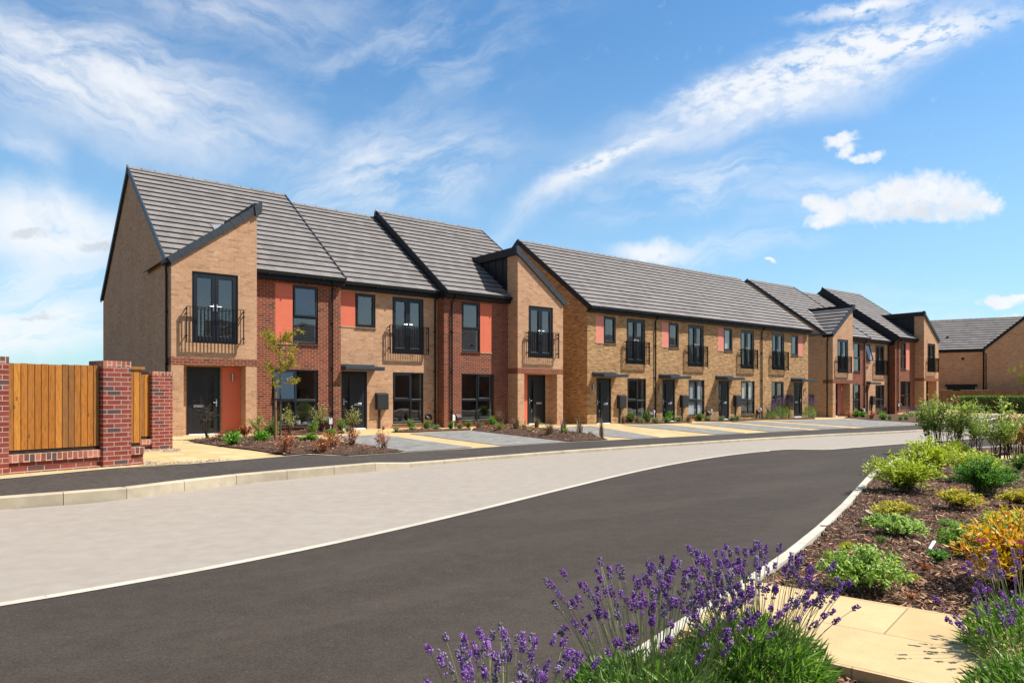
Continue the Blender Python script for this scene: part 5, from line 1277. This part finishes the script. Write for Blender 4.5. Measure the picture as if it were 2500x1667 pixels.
for k, lb, px, py, w, h in (
    ('tan', 'small dried tuft at the foot of the first meter box', 936, 1050, 14, 10), ('sage', 'clipped round dwarf shrub below the left of the second house window', 967, 1055, 20, 15), ('sage', 'clipped round dwarf shrub below the middle of that window', 1007, 1053, 22, 12), ('sage', 'clipped round dwarf shrub beside the red brick corner', 1064, 1050, 20, 13),
    ('mid', 'bushy green plant in front of the second house window sill', 1003, 1048, 22, 24), ('mid', 'bushy green plant below the brown vent of the second house', 1042, 1050, 24, 24), ('mid', 'pale green plant seen against the dark glass of the second house', 975, 1042, 26, 20),
    ('mid', 'green plant at the white service box on red brick', 1100, 1049, 18, 20), ('sage', 'clipped round dwarf shrub right of the white service box', 1122, 1048, 20, 14), ('mid', 'green plant under the red house ground floor window', 1143, 1046, 18, 20), ('sage', 'clipped round shrub at the corner of the grass bed', 1177, 1046, 16, 14),
    ('green', 'leafy green shrub at the right jamb of the red house window', 1201, 1042, 18, 26), ('mid', 'glossy green shrub at the foot of the second bay', 1252, 1037, 22, 24), ('green', 'green shrub on the left of the recessed third door', 1288, 1038, 20, 22), ('sage', 'pale green dwarf shrub in front of the recessed third door', 1311, 1040, 18, 16)):
    plant(k, lb, px, py, w, h, group='plants along the house fronts')
for k, lb, px, py, w, h in (
    ('tan', 'dried grass tuft at the left tip of the grass bed', 1167, 1050, 24, 24), ('tan', 'tall tan grass against the red brick', 1220, 1048, 40, 46), ('blade', 'fresh green grass tuft in the left of the grass bed', 1222, 1056, 30, 26), ('tan', 'tan grass in the middle of the grass bed by the bay', 1260, 1056, 40, 36), ('blade', 'green grass tuft behind the tan clump', 1280, 1050, 22, 16),
    ('tan', 'spreading tan grass nearest the tarmac path', 1342, 1068, 44, 34), ('blade', 'bright yellow-green low plant in the grass bed', 1326, 1064, 20, 20), ('blade', 'yellow-green grass base below upright brown stalks', 1380, 1068, 24, 24), ('spike', 'upright brown stalks at the back of the grass bed', 1376, 1066, 26, 52), ('spike', 'leaning brown stalks in the right of the grass bed', 1415, 1066, 26, 48),
    ('spike', 'last upright brown stalks at the right tip of the grass bed', 1470, 1070, 22, 50), ('blade', 'small yellow-green plant between the last two brown stalks', 1441, 1067, 18, 14), ('tan', 'thin tan grass before the recessed third door', 1310, 1052, 26, 34), ('blade', 'small lime plant low in the middle of the grass bed', 1298, 1062, 22, 16)):
    plant(k, lb, px, py, w, h, .14 if px > 1200 else None, cat='grass', group='grasses in the middle bed')
for k, lb, px, py, w, h in (
    ('tan', 'orange dried grass right of the first golden house door', 1521, 1034, 14, 18), ('mid', 'green plant at the left of the first golden house window', 1540, 1033, 18, 22), ('tan', 'tan grass below the first golden house window', 1556, 1034, 22, 16), ('sage', 'dark round dwarf shrub under that window', 1565, 1034, 18, 10), ('mid', 'green plant beside the first golden house vent', 1578, 1033, 16, 24),
    ('sage', 'round pale dwarf shrub between the first two golden houses', 1601, 1034, 18, 12), ('green', 'green plant with white flowers before the second golden door', 1632, 1030, 20, 22), ('sage', 'round dwarf shrub on the doorstep side of the second golden door', 1627, 1033, 20, 13), ('sage', 'round dwarf shrub below the second golden house meter box', 1656, 1031, 16, 13),
    ('tan', 'tan grass at the left of the double blind window', 1680, 1030, 22, 14), ('mid', 'green plant under the double blind window', 1708, 1028, 18, 16), ('sage', 'round dwarf shrub below the vent of the second golden house', 1729, 1028, 15, 9), ('sage', 'round dwarf shrub left of the third golden door', 1760, 1028, 18, 10), ('green', 'green shrub on the left of the third golden door', 1762, 1023, 18, 18), ('mid', 'green plant at the right jamb of the third golden door', 1780, 1022, 12, 18),
    ('sage', 'round dwarf shrub below the third golden meter box', 1786, 1028, 17, 10), ('sage', 'round dwarf shrub next to the leafy lime plant', 1799, 1027, 15, 11), ('green', 'leafy lime plant left of the half-lowered blind window', 1811, 1023, 22, 18), ('sage', 'grey-green plant under the half-lowered blind window', 1832, 1024, 18, 11), ('sage', 'grey-green plant right under that window corner', 1848, 1023, 16, 13)):
    plant(k, lb, px, py, w, h, group='plants along the golden row')
for lb, px, py, w, h in (('lavender right of the white pipe shoe on the golden row', 1882, 1024, 24, 20), ('lavender below the last ground floor window of the golden row', 1902, 1023, 26, 28), ('lavender left of the last golden meter pipe', 1918, 1022, 24, 30), ('greyish lavender at the last golden doorstep', 1929, 1020, 18, 18), ('lavender at the end corner of the golden row', 1974, 1022, 26, 28),
                         ('far lavender in front of the open-window house', 2146, 1014, 24, 18), ('far lavender by the far meter box', 2166, 1012, 24, 18), ('far lavender below the far red brick corner', 2196, 1010, 24, 18), ('far lavender under the far red house window', 2216, 1009, 26, 18), ('far lavender right of the far red house window', 2238, 1009, 26, 18), ('last far lavender before the dark bay', 2256, 1008, 24, 18)):
    plant('farlav', lb, px, py, w, h, cat='lavender', group='lavenders along the house fronts')
for k, lb, px, py, w, h in (
    ('copper', 'brownish red shrub at the far pink door', 2074, 1020, 22, 18), ('green', 'green shrub in front of the far striped window', 2090, 1020, 24, 20), ('green', 'second green shrub in the far bed', 2106, 1021, 20, 18), ('copper', 'red-brown shrub in the far bed by the canopy post', 2126, 1024, 24, 22), ('green', 'green shrub at the street edge of the far bed', 2157, 1026, 20, 18), ('mid', 'small thin shrub on the far pale path', 2172, 1027, 12, 14),
    ('mid', 'small dark shrub near the grey parking bay', 2198, 1028, 16, 14), ('mid', 'small dark shrub paired with it', 2213, 1028, 14, 13), ('airy', 'pale shrub by the parking bay edge', 2240, 1031, 20, 18), ('mid', 'green shrub in the far bed behind the airy stand', 2256, 1029, 20, 16), ('green', 'green plant between the far lavenders', 2180, 1012, 18, 16)):
    plant(k, lb, px, py, w, h, group='plants in the far bed')

# young trees
def young_tree(label, x, y, z, seed, hh=3.35, lean=0.0, stake=True):
    rng = random.Random(seed)
    r_ = root('young_tree', label, 'tree', (x, y, z), 0)
    tr = MB(); top = V((lean, 0, hh * .86)); tr.tube([V((0, 0, -.1)), V((.01, 0, .8)), V((.0, .01, 1.7)), top * .8, top], .027, 7, 0, .008)
    lf = MB()
    br = []
    for i in range(19):
        t = rng.uniform(.50, .92); p = V((lean * t, 0, hh * .86 * t)); a = rng.uniform(0, 6.28); L = rng.uniform(.45, .95) * (1.15 - .55 * t)
        tip = p + V((math.cos(a) * L * .85, math.sin(a) * L * .85, L * rng.uniform(.25, .8))); mid = p.lerp(tip, .5) + V((0, 0, -.05)); br.append((p, mid, tip)); tr.tube([p, mid, tip], .008, 4, 0, .003)
        for q in range(5):
            s = rng.uniform(.35, 1); b0 = p.lerp(mid, s * 2) if s < .5 else mid.lerp(tip, s * 2 - 1); e = b0 + (rdir(rng) * .6 + V((0, 0, .1))).normalized() * rng.uniform(.12, .28); tr.tube([b0, e], .0035, 3, 0, .002); br.append((b0, b0.lerp(e, .5), e))
    for i in range(2500):
        p0, p1, p2 = rng.choice(br); t = .25 + .75 * rng.random(); p = p0 * (1 - t) ** 2 + p1 * 2 * t * (1 - t) + p2 * t * t + rdir(rng) * .03
        d = (rdir(rng) + V((0, 0, -.75))).normalized(); lf.leaf(p, d, perp(d, rng), rng.uniform(.05, .10), rng.uniform(.016, .027), .2)
    tr.build('trunk', 'bark_brown', r_); lf.build('crown', 'leaf_tree', r_)
    return r_
tp = W(684, 1082); young_tree('young sparse yellow-green tree tied to a stake in the first bed', tp.x, tp.y, tp.z, 5, 3.4)
sk = MB(); sk.tube([(0, 0, -.2), (0, 0, 1.36)], .036, 8)
so = root('tree_stake', 'round brown timber stake beside the young tree', 'stake', (tp.x - .10, tp.y - .07, tp.z)); sk.build('post', 'stake_wood', so)
tb = MB(); tb.tube([(-.042, -.01, 1.17), (.0, -.05, 1.17), (.13, .05, 1.17), (.1, .12, 1.17), (-.02, .05, 1.17)], .013, 5); tb.build('tie', 'tie_black', so)
young_tree('young sparse tree cut by the right edge in front of the far house', 22.0, 30.2, .0, 8, 3.6)

# clipped hedge
hg = root('hedge', 'clipped green hedge before the brown fence on the right', 'hedge', (31.6, 49.6, 0), R(-21))
rng = random.Random(9); lf = MB(); core = MB(); core.box(.06, 11.94, .06, .84, 0, 1.32); core.build('inner_growth', 'twig_dark', hg)
for i in range(15000):
    f = rng.random(); x = rng.uniform(0, 12)
    if f < .5: p = V((x, rng.gauss(0, .025), rng.uniform(0, 1.38))); n = V((0, -1, .2))
    elif f < .88: p = V((x, rng.uniform(0, .9), 1.38 + rng.gauss(0, .022))); n = V((0, 0, 1))
    else: p = V((rng.gauss(0, .025), rng.uniform(0, .9), rng.uniform(0, 1.38))); n = V((-1, 0, .2))
    d = (n * .7 + rdir(rng)).normalized(); lf.leaf(p, d, perp(d, rng), rng.uniform(.05, .09), rng.uniform(.03, .05), .15)
lf.build('foliage', 'leaf_hedge', hg)

# odds and ends on the bark
def lump(name, label, cat, p, dims, rz, mat, tilt=0.0, seed=0):
    bm = bmesh.new(); bmesh.ops.create_icosphere(bm, subdivisions=3, radius=1)
    for v in bm.verts:
        c = v.co; k = 1 + .35 * noise.noise(c * 1.3 + V((seed, 0, 0))) + .12 * noise.noise(c * 4 + V((seed, 3, 0))); v.co = V((c.x * dims[0] * k, c.y * dims[1] * k, c.z * dims[2] * k))
    me = bpy.data.meshes.new(name); bm.to_mesh(me); bm.free(); me.materials.append(MATS[mat]); o = bpy.data.objects.new(name, me); COL.objects.link(o)
    o.location = p; o.rotation_euler = (tilt, tilt * .5, rz); tag(o, label, cat)
lump('driftwood', 'flat pale piece of driftwood lying by the yellow-tipped plant near the kerb', 'driftwood', W(2130, 1258, .1) + V((0, 0, .03)), (.15, .07, .022), .9, 'pale_wood', .25, 2)
lump('bark_piece', 'short pale bark piece leaning on the driftwood', 'bark', W(2106, 1272, .1) + V((0, 0, .02)), (.07, .035, .02), 1.6, 'pale_wood', .3, 5)
lump('bark_piece', 'curled pale bark piece in the middle of the mulch', 'bark', W(2240, 1328, .1) + V((0, 0, .015)), (.055, .03, .012), .6, 'pale_wood', .5, 7)
lump('bark_piece', 'smaller pale bark curl touching the curled one', 'bark', W(2257, 1318, .1) + V((0, 0, .02)), (.04, .018, .02), 1.2, 'pale_wood', .7, 9)
pt = MB(); pt.prism([(-.012, 0), (.012, 0), (.014, .13), (.0, .15), (-.014, .13)], 'z', 0, .004)
po = pt.build('plant_label', 'white_plastic'); po.location = W(2270, 1348, .1) + V((0, 0, .03)); po.rotation_euler = (.35, .15, -.75); tag(po, 'white plastic plant label lying on the bark', 'plant label')
